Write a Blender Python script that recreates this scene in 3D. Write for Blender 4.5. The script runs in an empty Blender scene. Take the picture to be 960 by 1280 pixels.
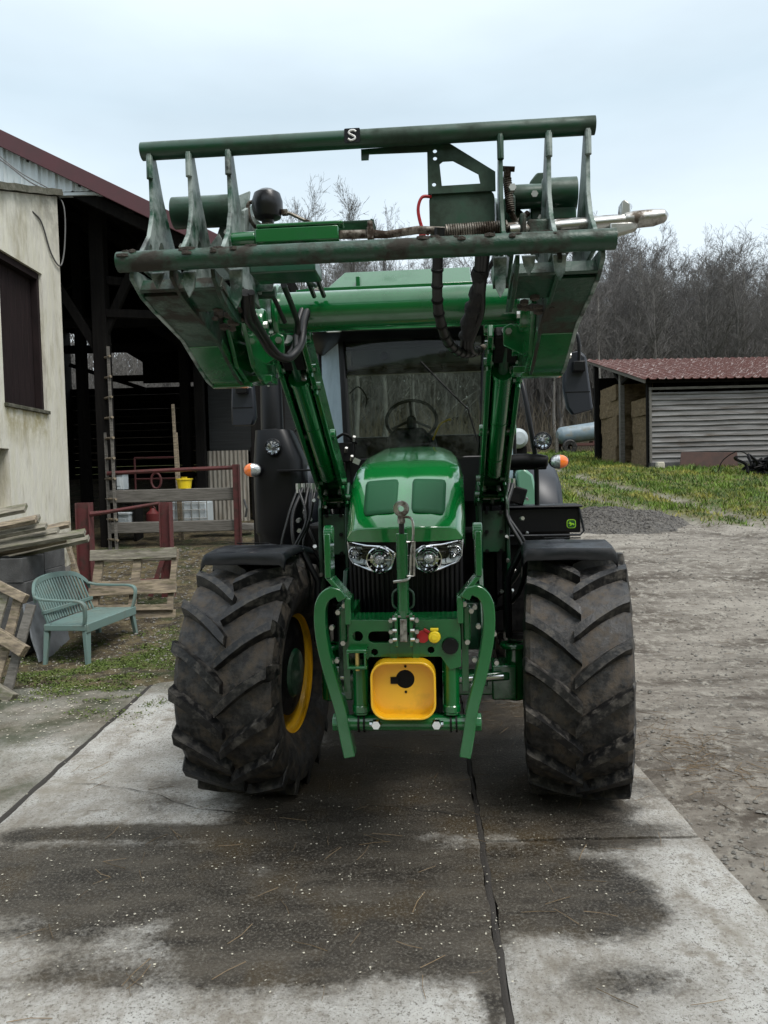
import bpy, math, random
import numpy as np
from mathutils import Vector, Matrix, noise
from mathutils.geometry import tessellate_polygon
random.seed(7)
rng = np.random.default_rng(5)
SC = bpy.context.scene
COL = SC.collection
R = math.radians
X, Y, Z = Vector((1, 0, 0)), Vector((0, 1, 0)), Vector((0, 0, 1))

# ------------------------------------------------------------------ helpers
class MB:
    def __init__(s): s.v = []; s.f = []; s.m = []; s.mi = 0; s.cuts = []
    def add(s, vs, fs):
        b = len(s.v); s.cuts.append((b, len(s.f))); s.v += [tuple(p) for p in vs]
        for f in fs: s.f.append([b + i for i in f]); s.m.append(s.mi)
        return s
    def box(s, c, d, rot=None):
        c = Vector(c); h = Vector(d) / 2; rot = rot or Matrix.Identity(3)
        vs = [c + rot @ Vector((sx * h.x, sy * h.y, sz * h.z)) for sz in (-1, 1) for sy in (-1, 1) for sx in (-1, 1)]
        return s.add(vs, [(0, 2, 3, 1), (4, 5, 7, 6), (0, 1, 5, 4), (2, 6, 7, 3), (0, 4, 6, 2), (1, 3, 7, 5)])
    def beam(s, a, b, w, h, up=Z):
        a, b = Vector(a), Vector(b); d = (b - a); L = d.length; d.normalize()
        sx = d.cross(Vector(up)); sx = sx.normalized() if sx.length > 1e-5 else X.copy()
        uz = sx.cross(d).normalized()
        return s.box((a + b) / 2, (w, L, h), Matrix((sx, d, uz)).transposed())
    def tube(s, pts, r, n=12, cap=True, close=False):
        P = [Vector(p) for p in pts]; k = len(P)
        rr = r if isinstance(r, (list, tuple)) else [r] * k
        vs = []; ref = None
        for i in range(k):
            if close: t = P[(i + 1) % k] - P[i - 1]
            else: t = P[min(i + 1, k - 1)] - P[max(i - 1, 0)]
            t.normalize()
            if ref is None:
                ref = t.cross(Z) if abs(t.z) < .9 else t.cross(X)
            ref = (ref - t * ref.dot(t)).normalized(); q = t.cross(ref)
            for j in range(n):
                a = 2 * math.pi * j / n
                vs.append(P[i] + (ref * math.cos(a) + q * math.sin(a)) * rr[i])
        fs = []
        for i in range(k if close else k - 1):
            i2 = (i + 1) % k
            for j in range(n):
                j2 = (j + 1) % n
                fs.append((i * n + j, i * n + j2, i2 * n + j2, i2 * n + j))
        if cap and not close: fs += [tuple(range(n))[::-1], tuple(range((k - 1) * n, k * n))]
        return s.add(vs, fs)
    def cyl(s, a, b, r, n=16): return s.tube([a, b], r, n)
    def lathe(s, prof, c, axis, n=24, close=False):     # prof: (radius, along axis)
        c, ax = Vector(c), Vector(axis).normalized()
        u = ax.cross(Z) if abs(ax.z) < .9 else ax.cross(X)
        u.normalize(); w = ax.cross(u); vs = []; k = len(prof)
        for (r, t) in prof:
            for j in range(n):
                a = 2 * math.pi * j / n
                vs.append(c + ax * t + (u * math.cos(a) + w * math.sin(a)) * max(r, 1e-4))
        fs = []
        for i in range(k if close else k - 1):
            i2 = (i + 1) % k
            for j in range(n):
                j2 = (j + 1) % n
                fs.append((i * n + j, i2 * n + j, i2 * n + j2, i * n + j2))
        return s.add(vs, fs)
    def prism(s, outer, t, O=(0, 0, 0), U=Y, V=Z, N=X, holes=()):
        O, U, V, N = Vector(O), Vector(U), Vector(V), Vector(N)
        loops = [list(outer)] + [list(h) for h in holes]
        tri = tessellate_polygon([[Vector((p[0], p[1], 0)) for p in l] for l in loops])
        flat = [p for l in loops for p in l]; n = len(flat)
        vs = [O + U * p[0] + V * p[1] - N * t / 2 for p in flat] + [O + U * p[0] + V * p[1] + N * t / 2 for p in flat]
        fs = [tuple(f) for f in tri] + [tuple(i + n for i in f[::-1]) for f in tri]
        b = 0
        for l in loops:
            k = len(l)
            for i in range(k):
                j = (i + 1) % k
                fs.append((b + i, b + j, b + j + n, b + i + n))
            b += k
        return s.add(vs, fs)
    def ball(s, c, r, n=16, sc=(1, 1, 1)):
        k = n // 2
        prof = [(r * math.sin(math.pi * i / k), -r * math.cos(math.pi * i / k)) for i in range(k + 1)]
        b = len(s.v); s.lathe(prof, (0, 0, 0), Z, n)
        for i in range(b, len(s.v)):
            v = s.v[i]; s.v[i] = (c[0] + v[0] * sc[0], c[1] + v[1] * sc[1], c[2] + v[2] * sc[2])
        return s
    def each(s, name, mats, parent=None, **k):
        """one object per piece added"""
        o = None
        for (v0, v1, f0, f1) in s.parts():
            q = MB(); q.v = s.v[v0:v1]; q.f = [[i - v0 for i in f] for f in s.f[f0:f1]]; q.m = s.m[f0:f1]; o = q.build(name, mats, parent, **k)
        return o
    def parts(s):
        b = s.cuts + [(len(s.v), len(s.f))]
        return [(b[i][0], b[i + 1][0], b[i][1], b[i + 1][1]) for i in range(len(b) - 1)]
    def build(s, name, mats, parent=None, bevel=0, smooth=35, loc=None, rot=None, fix=True):
        me = bpy.data.meshes.new(name); me.from_pydata(s.v, [], s.f)
        if not isinstance(mats, (list, tuple)): mats = [mats]
        for m in mats: me.materials.append(m)
        if len(mats) > 1: me.polygons.foreach_set('material_index', s.m)
        me.validate(); me.update()
        if fix:
            import bmesh
            bm = bmesh.new(); bm.from_mesh(me); bmesh.ops.recalc_face_normals(bm, faces=bm.faces); bm.to_mesh(me); bm.free()
        if smooth:
            me.shade_smooth(); me.set_sharp_from_angle(angle=R(smooth))
        o = bpy.data.objects.new(name, me); COL.objects.link(o)
        if parent: o.parent = parent
        if loc is not None: o.location = loc
        if rot is not None: o.rotation_euler = rot
        if bevel:
            b = o.modifiers.new('bevel', 'BEVEL'); b.width = bevel; b.segments = 2; b.limit_method = 'ANGLE'; b.angle_limit = R(40)
        return o

def tag(o, label=None, cat=None, group=None, kind=None):
    if label: o['label'] = label
    if cat: o['category'] = cat
    if group: o['group'] = group
    if kind: o['kind'] = kind
    return o
def empty(name, loc, rz=0, label=None, cat=None, group=None):
    o = bpy.data.objects.new(name, None); COL.objects.link(o); o.location = loc; o.rotation_euler = (0, 0, rz)
    o.empty_display_size = .2
    return tag(o, label, cat, group)
def copy_tree(o, parent=None):
    c = o.copy(); COL.objects.link(c)
    if parent: c.parent = parent
    for ch in list(o.children): copy_tree(ch, c)
    return c
def rz(a): return Matrix.Rotation(R(a), 3, 'Z')
def rxyz(a, b, c): return Matrix.Rotation(R(c), 3, 'Z') @ Matrix.Rotation(R(b), 3, 'Y') @ Matrix.Rotation(R(a), 3, 'X')
def arc(cx, cy, r, a0, a1, n): return [(cx + r * math.cos(R(a0 + (a1 - a0) * i / n)), cy + r * math.sin(R(a0 + (a1 - a0) * i / n))) for i in range(n + 1)]
def rrect(cx, cy, w, h, r, n=4):
    o = []
    for (sx, sy, a) in ((1, 1, 0), (-1, 1, 90), (-1, -1, 180), (1, -1, 270)):
        o += arc(cx + sx * (w / 2 - r), cy + sy * (h / 2 - r), r, a, a + 90, n)
    return o
def circ(cx, cy, r, n=12): return [(cx + r * math.cos(2 * math.pi * i / n), cy + r * math.sin(2 * math.pi * i / n)) for i in range(n)]
def smooth_path(pts, k=6):
    P = [Vector(p) for p in pts]; P = [2 * P[0] - P[1]] + P + [2 * P[-1] - P[-2]]; out = []
    for i in range(1, len(P) - 2):
        for j in range(k):
            t = j / k; a, b, c, d = P[i - 1], P[i], P[i + 1], P[i + 2]
            out.append(.5 * ((2 * b) + (c - a) * t + (2 * a - 5 * b + 4 * c - d) * t * t + (3 * b - a - 3 * c + d) * t ** 3))
    return out + [P[-2]]

# ------------------------------------------------------------------ materials
def mat(name, col, rough=.6, metal=0, coat=0, spec=.5, var=None, vscale=6, vlo=.35, vhi=.65, bump=0, bscale=60, dirt=None, dscale=3, dlo=.5, dhi=.65, drough=.9, alpha=None, stretch=None, emit=0, bdist=.01, var2=None, v2scale=40):
    m = bpy.data.materials.new(name); m.use_nodes = True; nt = m.node_tree; N = nt.nodes; L = nt.links
    b = N['Principled BSDF']
    b.inputs['Base Color'].default_value = (*col, 1); b.inputs['Roughness'].default_value = rough
    b.inputs['Metallic'].default_value = metal; b.inputs['Coat Weight'].default_value = coat; b.inputs['Coat Roughness'].default_value = .12
    b.inputs['Specular IOR Level'].default_value = spec
    tc = N.new('ShaderNodeTexCoord'); src = tc.outputs['Object']
    if stretch:
        mp = N.new('ShaderNodeMapping'); mp.inputs['Scale'].default_value = stretch; L.new(src, mp.inputs['Vector']); src = mp.outputs['Vector']
    def nz(scale, det=6, ro=.6):
        n = N.new('ShaderNodeTexNoise'); n.inputs['Scale'].default_value = scale; n.inputs['Detail'].default_value = det; n.inputs['Roughness'].default_value = ro
        L.new(src, n.inputs['Vector']); return n.outputs['Fac']
    def ramp(f, a, c):
        r = N.new('ShaderNodeMapRange'); r.inputs['From Min'].default_value = a; r.inputs['From Max'].default_value = c; L.new(f, r.inputs['Value']); return r.outputs['Result']
    def mix(f, a, c):
        x = N.new('ShaderNodeMix'); x.data_type = 'RGBA'; L.new(f, x.inputs['Factor'])
        for k, q in ((6, a), (7, c)):
            if isinstance(q, tuple): x.inputs[k].default_value = (*q, 1)
            else: L.new(q, x.inputs[k])
        return x.outputs[2]
    cur = col; rsrc = None
    if var: cur = mix(ramp(nz(vscale), vlo, vhi), cur, var)
    if var2: cur = mix(ramp(nz(v2scale, 4), .42, .62), cur, var2)
    if dirt:
        f = ramp(nz(dscale, 9, .68), dlo, dhi); cur = mix(f, cur, dirt)
        rr = N.new('ShaderNodeMapRange'); rr.inputs['To Min'].default_value = rough; rr.inputs['To Max'].default_value = drough; L.new(f, rr.inputs['Value']); L.new(rr.outputs['Result'], b.inputs['Roughness'])
        if coat:
            cc = N.new('ShaderNodeMapRange'); cc.inputs['To Min'].default_value = coat; cc.inputs['To Max'].default_value = 0; L.new(f, cc.inputs['Value']); L.new(cc.outputs['Result'], b.inputs['Coat Weight'])
    if not isinstance(cur, tuple): L.new(cur, b.inputs['Base Color'])
    if bump:
        bp = N.new('ShaderNodeBump'); bp.inputs['Strength'].default_value = bump; bp.inputs['Distance'].default_value = bdist
        L.new(nz(bscale, 8, .65), bp.inputs['Height']); L.new(bp.outputs['Normal'], b.inputs['Normal'])
    if alpha is not None: b.inputs['Alpha'].default_value = alpha
    if emit:
        b.inputs['Emission Color'].default_value = (*col, 1); b.inputs['Emission Strength'].default_value = emit
    return m

MUD = (.085, .07, .055); DUST = (.22, .21, .19)
M = {}
M['green'] = mat('green_paint', (.002, .1, .022), .16, coat=.9, dirt=(.004, .07, .018), dscale=5, dlo=.5, dhi=.8, drough=.5)
M['greenbody'] = mat('green_hood_paint', (.002, .16, .026), .1, coat=1, var=(.003, .14, .026), vscale=2, bump=.03, bscale=9)
M['greenpanel'] = mat('green_mesh_panel', (.008, .07, .026), .6, spec=.2, bump=.25, bscale=900, bdist=.001)
M['greendark'] = mat('green_frame_paint', (.003, .045, .019), .34, coat=.3, dirt=(.012, .024, .013), dscale=4, dlo=.46, dhi=.66, bump=.25, bscale=25, bdist=.003)
M['greenworn'] = mat('green_worn_paint', (.006, .062, .03), .42, dirt=(.28, .33, .31), dscale=7, dlo=.42, dhi=.56, drough=.6, bump=.4, bscale=40, bdist=.003, var2=(.03, .035, .03), v2scale=16)
M['greenmud'] = mat('green_muddy_paint', (.003, .04, .018), .38, coat=.2, dirt=(.024, .021, .015), dscale=6, dlo=.46, dhi=.58, bump=.7, bscale=30, bdist=.006)
M['black'] = mat('black_plastic', (.0025, .0028, .0036), .36, spec=.28, var=(.004, .004, .005), bump=.08, bscale=200, bdist=.001)
M['fend'] = mat('fender_plastic', (.007, .0085, .012), .3, dirt=(.018, .018, .02), dscale=4, dlo=.5, dhi=.8, bump=.1, bscale=300, bdist=.001)
M['slate'] = mat('slate_plastic', (.012, .0145, .021), .4, bump=.05, bscale=300, bdist=.001)
M['engine'] = mat('dark_engine', (.0018, .0018, .002), .5, spec=.2, dirt=(.004, .0035, .003), dscale=9, bump=.3, bscale=50, bdist=.004)
M['rubber'] = mat('lug_rubber', (.006, .006, .0065), .42, spec=.42, dirt=(.085, .077, .066), dscale=17, dlo=.48, dhi=.68, drough=.85, bump=.7, bscale=45, bdist=.005)
M['rubbermud'] = mat('muddy_rubber', (.005, .005, .0055), .55, dirt=(.078, .062, .046), dscale=10, dlo=.46, dhi=.64, bump=.8, bscale=35, bdist=.006, var2=(.035, .033, .032), v2scale=26)
M['hose'] = mat('hose_rubber', (.003, .003, .0035), .45, bump=.2, bscale=150, bdist=.001)
M['steel'] = mat('bare_steel', (.5, .5, .48), .28, metal=1, dirt=(.12, .1, .08), dscale=14, dlo=.48, dhi=.62, drough=.7)
M['chrome'] = mat('chrome', (.75, .76, .78), .12, metal=1)
M['zinc'] = mat('zinc_bolt', (.55, .55, .52), .35, metal=1)
M['rustrod'] = mat('rusty_rod', (.22, .2, .17), .5, metal=.6, dirt=(.05, .035, .025), dscale=16, dlo=.42, dhi=.55, bump=.5, bscale=80, bdist=.003)
M['yellow'] = mat('yellow_paint', (.85, .47, .012), .3, coat=.5, dirt=(.5, .3, .03), dscale=5, dlo=.55, dhi=.8, drough=.45)
M['yellowcap'] = mat('yellow_cap', (.8, .6, .02), .4)
M['red'] = mat('red_cap', (.32, .01, .012), .4)
M['orange'] = mat('orange_lens', (.75, .13, .01), .15, coat=1, var=(.85, .2, .01), vscale=60)
M['clearlens'] = mat('clear_lens', (.8, .81, .82), .1, metal=.7, var=(.35, .35, .35), vscale=60, bump=.7, bscale=70, bdist=.004)
M['lampglass'] = mat('lamp_reflector', (.22, .22, .24), .12, metal=.9, var=(.7, .7, .72), vscale=22, bump=1, bscale=30, bdist=.01)
M['lampgrey'] = mat('lamp_housing_grey', (.6, .61, .57), .25, coat=.7)
M['seatgrey'] = mat('cab_grey', (.05, .055, .05), .7)
M['doorgreen'] = mat('pale_green_panel', (.16, .36, .24), .25, coat=.5)
M['white'] = mat('sticker_white', (.7, .7, .68), .5)
M['logo'] = mat('emblem_green', (.25, .5, .02), .4)

def glass(name, tint, refl, dirt_sheen=0, dcol=(.3, .33, .3), flat=.42):
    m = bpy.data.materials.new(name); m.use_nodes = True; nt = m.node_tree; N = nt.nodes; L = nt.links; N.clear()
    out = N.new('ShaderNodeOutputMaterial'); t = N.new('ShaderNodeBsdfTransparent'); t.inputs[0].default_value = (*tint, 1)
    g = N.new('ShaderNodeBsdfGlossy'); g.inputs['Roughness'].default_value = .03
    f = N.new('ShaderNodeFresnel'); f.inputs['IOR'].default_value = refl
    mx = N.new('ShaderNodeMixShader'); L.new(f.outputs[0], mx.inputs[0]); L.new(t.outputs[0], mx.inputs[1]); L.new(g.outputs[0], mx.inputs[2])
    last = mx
    if dirt_sheen:
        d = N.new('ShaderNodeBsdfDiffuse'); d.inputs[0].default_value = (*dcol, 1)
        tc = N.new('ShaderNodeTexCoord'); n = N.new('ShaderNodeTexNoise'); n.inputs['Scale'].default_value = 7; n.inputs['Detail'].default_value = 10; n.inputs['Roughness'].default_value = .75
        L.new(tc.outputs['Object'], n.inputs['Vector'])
        r = N.new('ShaderNodeMapRange'); r.inputs['From Min'].default_value = flat; r.inputs['From Max'].default_value = .75; r.inputs['To Max'].default_value = dirt_sheen; L.new(n.outputs['Fac'], r.inputs['Value'])
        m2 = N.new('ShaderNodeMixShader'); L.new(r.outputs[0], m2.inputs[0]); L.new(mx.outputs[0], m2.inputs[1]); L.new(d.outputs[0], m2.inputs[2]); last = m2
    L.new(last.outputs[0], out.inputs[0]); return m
M['glass'] = glass('windscreen_glass', (.5, .6, .54), 1.4, .12)
M['sideglass'] = glass('side_glass', (.45, .52, .55), 2.0, .8, (.42, .54, .62), -1)  # even bluish film paints the sky's reflection into the panes
M['lens'] = glass('lamp_lens', (.9, .92, .93), 1.4)

# barn & yard
M['plaster'] = mat('old_plaster', (.74, .72, .63), .9, var=(.58, .56, .46), vscale=1.7, stretch=(1, 1, .28), dirt=(.30, .27, .18), dscale=2.8, dlo=.5, dhi=.74, bump=.5, bscale=14, bdist=.03, var2=(.6, .58, .51), v2scale=8)
M['clad'] = mat('white_cladding', (.66, .72, .75), .45, var=(.56, .62, .64), vscale=3, stretch=(1, 1, .2), dirt=(.25, .26, .25), dscale=8, dlo=.6, dhi=.75)
M['maroon'] = mat('maroon_fascia', (.075, .02, .025), .55, var=(.06, .02, .023), vscale=3)
M['slabedge'] = mat('mossy_edge', (.12, .115, .09), .95, var=(.05, .05, .03), vscale=9, bump=.8, bscale=30, bdist=.03)
M['shutter'] = mat('brown_shutter', (.02, .012, .0125), .8, spec=.2, var=(.011, .007, .0075), vscale=5, stretch=(1, 6, .4), bump=.4, bscale=25)
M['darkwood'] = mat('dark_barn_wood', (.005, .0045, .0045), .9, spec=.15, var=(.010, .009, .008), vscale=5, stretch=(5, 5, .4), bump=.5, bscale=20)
M['barnside'] = mat('barn_siding', (.024, .027, .029), .85, var=(.015, .017, .018), vscale=4, stretch=(.4, .4, 6), bump=.4, bscale=20)
M['oldtin'] = mat('old_tin_panel', (.32, .3, .26), .6, var=(.2, .18, .15), vscale=4, stretch=(6, 6, .5), dirt=(.12, .08, .05), dscale=5, dlo=.55, dhi=.7)
M['greywood'] = mat('weathered_timber', (.16, .15, .135), .85, var=(.08, .075, .065), vscale=6, stretch=(.7, 8, 8), bump=.6, bscale=15)
M['palewood'] = mat('pale_weathered_board', (.33, .27, .19), .85, var=(.13, .105, .08), vscale=5, stretch=(1, 7, 7), bump=.6, bscale=15, dirt=(.10, .09, .05), dscale=4, dlo=.52, dhi=.66)
M['boards'] = mat('grey_old_board', (.27, .25, .2), .85, var=(.11, .10, .08), vscale=5, stretch=(1, 7, 7), bump=.6, bscale=15, dirt=(.09, .10, .045), dscale=3, dlo=.52, dhi=.66)
M['redpost'] = mat('red_oxide_steel', (.095, .022, .022), .65, dirt=(.05, .028, .022), dscale=8, dlo=.48, dhi=.68, bump=.3, bscale=40)
M['block'] = mat('concrete_block', (.085, .086, .086), .95, var=(.05, .05, .05), vscale=7, bump=.8, bscale=90, bdist=.01)
M['bench'] = mat('green_bench_plastic', (.13, .2, .185), .4, dirt=(.14, .15, .125), dscale=6, dlo=.5, dhi=.75, drough=.7)
M['ibc'] = mat('white_plastic', (.6, .66, .68), .4, var=(.5, .55, .57), vscale=3)
M['graypanel'] = mat('grey_panel', (.2, .22, .24), .7, var=(.12, .13, .14), vscale=4)
M['cable'] = mat('grey_cable', (.1, .1, .1), .6)
M['redroof'] = mat('red_roof_sheet', (.085, .026, .019), .75, spec=.25, var=(.05, .02, .018), vscale=3, stretch=(1.5, 4, 1), dirt=(.36, .3, .28), dscale=3, dlo=.55, dhi=.62, var2=(.105, .042, .032), v2scale=9)
M['tinwall'] = mat('galvanised_wall_sheet', (.17, .168, .165), .6, var=(.06, .055, .05), vscale=2.2, stretch=(.4, 1, 5), dirt=(.09, .075, .06), dscale=2.5, dlo=.52, dhi=.7)
M['straw'] = mat('straw_bale', (.22, .16, .09), .95, var=(.12, .085, .045), vscale=9, bump=1, bscale=50, bdist=.04, stretch=(1, 1, 2))
M['tankblue'] = mat('blue_grey_tank', (.2, .26, .3), .4, var=(.13, .18, .21), vscale=2, dirt=(.2, .2, .17), dscale=3)
M['tankwhite'] = mat('white_tank', (.38, .43, .45), .4)
M['trailer'] = mat('dark_red_trailer', (.07, .025, .02), .7)
M['bark'] = mat('bark_brown', (.07, .064, .06), .9, var=(.13, .125, .118), vscale=2)
M['bark2'] = mat('bark_grey', (.16, .145, .13), .9, var=(.26, .25, .23), vscale=1.5)
M['twig'] = mat('twigs', (.115, .107, .102), .9)
M['scrub'] = mat('scrub_brown', (.05, .042, .032), .95, var=(.09, .075, .05), vscale=1)
M['grass'] = mat('grass_blades', (.12, .2, .014), .7, var=(.30, .27, .045), vscale=.9, vlo=.48, vhi=.6, var2=(.035, .075, .01), v2scale=2.2)
M['moss'] = mat('moss', (.035, .06, .012), .95, var=(.06, .08, .02), vscale=6, bump=1, bscale=40)
M['chip'] = mat('pale_chips', (.5, .47, .38), .8, var=(.35, .33, .27), vscale=30)
M['strawbit'] = mat('straw_bits', (.2, .14, .075), .85, var=(.1, .07, .04), vscale=9)
M['stone'] = mat('stones', (.2, .19, .17), .9, var=(.1, .095, .085), vscale=3)
M['gravel'] = mat('gravel_dark', (.045, .042, .04), .9, var=(.13, .12, .105), vscale=22, bump=1, bscale=40, bdist=.03)

# ------------------------------------------------------------------ camera, world, light
def camera():
    cd = bpy.data.cameras.new('camera'); cam = bpy.data.objects.new('camera', cd); COL.objects.link(cam)
    p, r = R(2.5), R(1.4)
    f = Vector((0, math.cos(p), -math.sin(p))); u0 = Vector((0, math.sin(p), math.cos(p)))
    rr = math.cos(r) * X - math.sin(r) * u0; uu = math.sin(r) * X + math.cos(r) * u0
    cam.matrix_world = Matrix((rr, uu, -f)).transposed().to_4x4(); cam.location = (0, 0, 1.8)
    cd.sensor_fit = 'HORIZONTAL'; cd.sensor_width = 36; cd.lens = 36 * 961 / 960; cd.clip_end = 2000; cd.clip_start = .05
    SC.camera = cam
    return cam
CAM = camera()
SUN_EL, SUN_AZ = 58, 138
def world():
    w = bpy.data.worlds.new('World'); SC.world = w; w.use_nodes = True; nt = w.node_tree; N = nt.nodes; L = nt.links; N.clear()
    out = N.new('ShaderNodeOutputWorld'); sky = N.new('ShaderNodeTexSky'); sky.sky_type = 'NISHITA'; sky.sun_disc = False
    sky.sun_elevation = R(SUN_EL); sky.sun_rotation = R(SUN_AZ); sky.dust_density = 4
    b1 = N.new('ShaderNodeBackground'); b1.inputs[1].default_value = .12; L.new(sky.outputs[0], b1.inputs[0])
    tc = N.new('ShaderNodeTexCoord'); sp = N.new('ShaderNodeSeparateXYZ'); L.new(tc.outputs['Generated'], sp.inputs[0])
    cr = N.new('ShaderNodeValToRGB'); e = cr.color_ramp.elements
    e[0].position = 0; e[0].color = (.74, .80, .83, 1); e[1].position = 1; e[1].color = (1.0, 1.06, 1.1, 1)
    for q, c in ((.2, (.70, .765, .80, 1)), (.42, (.50, .60, .66, 1)), (.6, (.78, .86, .9, 1))):
        x = e.new(q); x.color = c
    L.new(sp.outputs['Z'], cr.inputs[0])
    mp = N.new('ShaderNodeMapping'); mp.inputs['Scale'].default_value = (1, 1, 3.2); L.new(tc.outputs['Generated'], mp.inputs[0])
    n = N.new('ShaderNodeTexNoise'); n.inputs['Scale'].default_value = 1.7; n.inputs['Detail'].default_value = 5; n.inputs['Roughness'].default_value = .55; L.new(mp.outputs[0], n.inputs['Vector'])
    r = N.new('ShaderNodeMapRange'); r.inputs['From Min'].default_value = .3; r.inputs['From Max'].default_value = .7; r.inputs['To Min'].default_value = .88; r.inputs['To Max'].default_value = 1.08; L.new(n.outputs['Fac'], r.inputs['Value'])
    mul = N.new('ShaderNodeMix'); mul.data_type = 'RGBA'; mul.blend_type = 'MULTIPLY'; mul.inputs[0].default_value = 1; L.new(cr.outputs[0], mul.inputs[6]); L.new(r.outputs[0], mul.inputs[7])
    b2 = N.new('ShaderNodeBackground'); b2.inputs[1].default_value = .85; L.new(mul.outputs[2], b2.inputs[0])
    mx = N.new('ShaderNodeMixShader'); mx.inputs[0].default_value = .85; L.new(b1.outputs[0], mx.inputs[1]); L.new(b2.outputs[0], mx.inputs[2])
    L.new(mx.outputs[0], out.inputs[0])
    sd = bpy.data.lights.new('sun', 'SUN'); sd.energy = 1.5; sd.angle = R(24); sd.color = (1, .97, .93)
    s = bpy.data.objects.new('sun', sd); COL.objects.link(s)
    el, az = R(SUN_EL), R(SUN_AZ)
    d = Vector((math.sin(az) * math.cos(el), math.cos(az) * math.cos(el), math.sin(el)))
    s.rotation_euler = d.to_track_quat('Z', 'Y').to_euler(); s.location = d * 30
    vs = SC.view_settings; vs.view_transform = 'Standard'; vs.look = 'None'; vs.exposure = .86; vs.gamma = 1; vs.use_curve_mapping = False
    SC.cycles.max_bounces = 6; SC.cycles.transparent_max_bounces = 12
world()

# ------------------------------------------------------------------ terrain
def sst(a, b, t):
    t = max(0, min(1, (t - a) / (b - a))); return t * t * (3 - 2 * t)
def base_h(y):
    if y < -4.5: return 9.5 * sst(-4.5, -14, y)          # grassy bank added behind the camera to cut off sky light
    if y < 7.5: return 0
    if y < 23: return .127 * (y - 7.5) * sst(6.5, 9.5, y) if y < 9.5 else .127 * (y - 7.5)
    z = .127 * 15.5 + .06 * (y - 23) if y < 60 else .127 * 15.5 + .06 * 37
    if y >= 60: z += .03 * min(y - 60, 80)
    return z
def tracks(y): return (4.35 + .29 * (19 - y) + .1 * math.sin(y), 5.75 + .2 * (20 - y) + .12 * math.sin(y * .8 + 1))
def ground_z(x, y, fine=True):
    z = base_h(y)
    n = noise.fractal(Vector((x * .5, y * .5, 0)), 1, 2, 4) * .035
    if fine: n += noise.fractal(Vector((x * 3, y * 3, 5)), 1, 2, 3) * .012
    yn = y + .35 * noise.noise(Vector((x * .9, y * .9, 6)))
    onslab = sst(1.9, 1.4, x) * sst(7.15, 6.5, yn) * sst(-4.4, -3, y) if x > -8 else 0
    if x < 1.9: z += .035 * (1 - onslab) * sst(6, 6.8, y) * sst(9, 7.6, y)
    if y > 13:                                   # wheel tracks in the meadow
        for cx in tracks(y): z -= .09 * math.exp(-((x - cx) / .2) ** 2)
    return z * (1) + n * (1 - onslab) - .05 * onslab - (.012 * (1 - onslab))
def axis_vals(lo, hi, dl, dh, fine, grow=1.25):
    a = list(np.arange(dl, dh, fine)); s = fine; v = a[-1]
    while v < hi: s *= grow; v += s; a.append(v)
    s = fine; v = dl; pre = []
    while v > lo: s *= grow; v -= s; pre.append(v)
    return pre[::-1] + a
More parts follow.
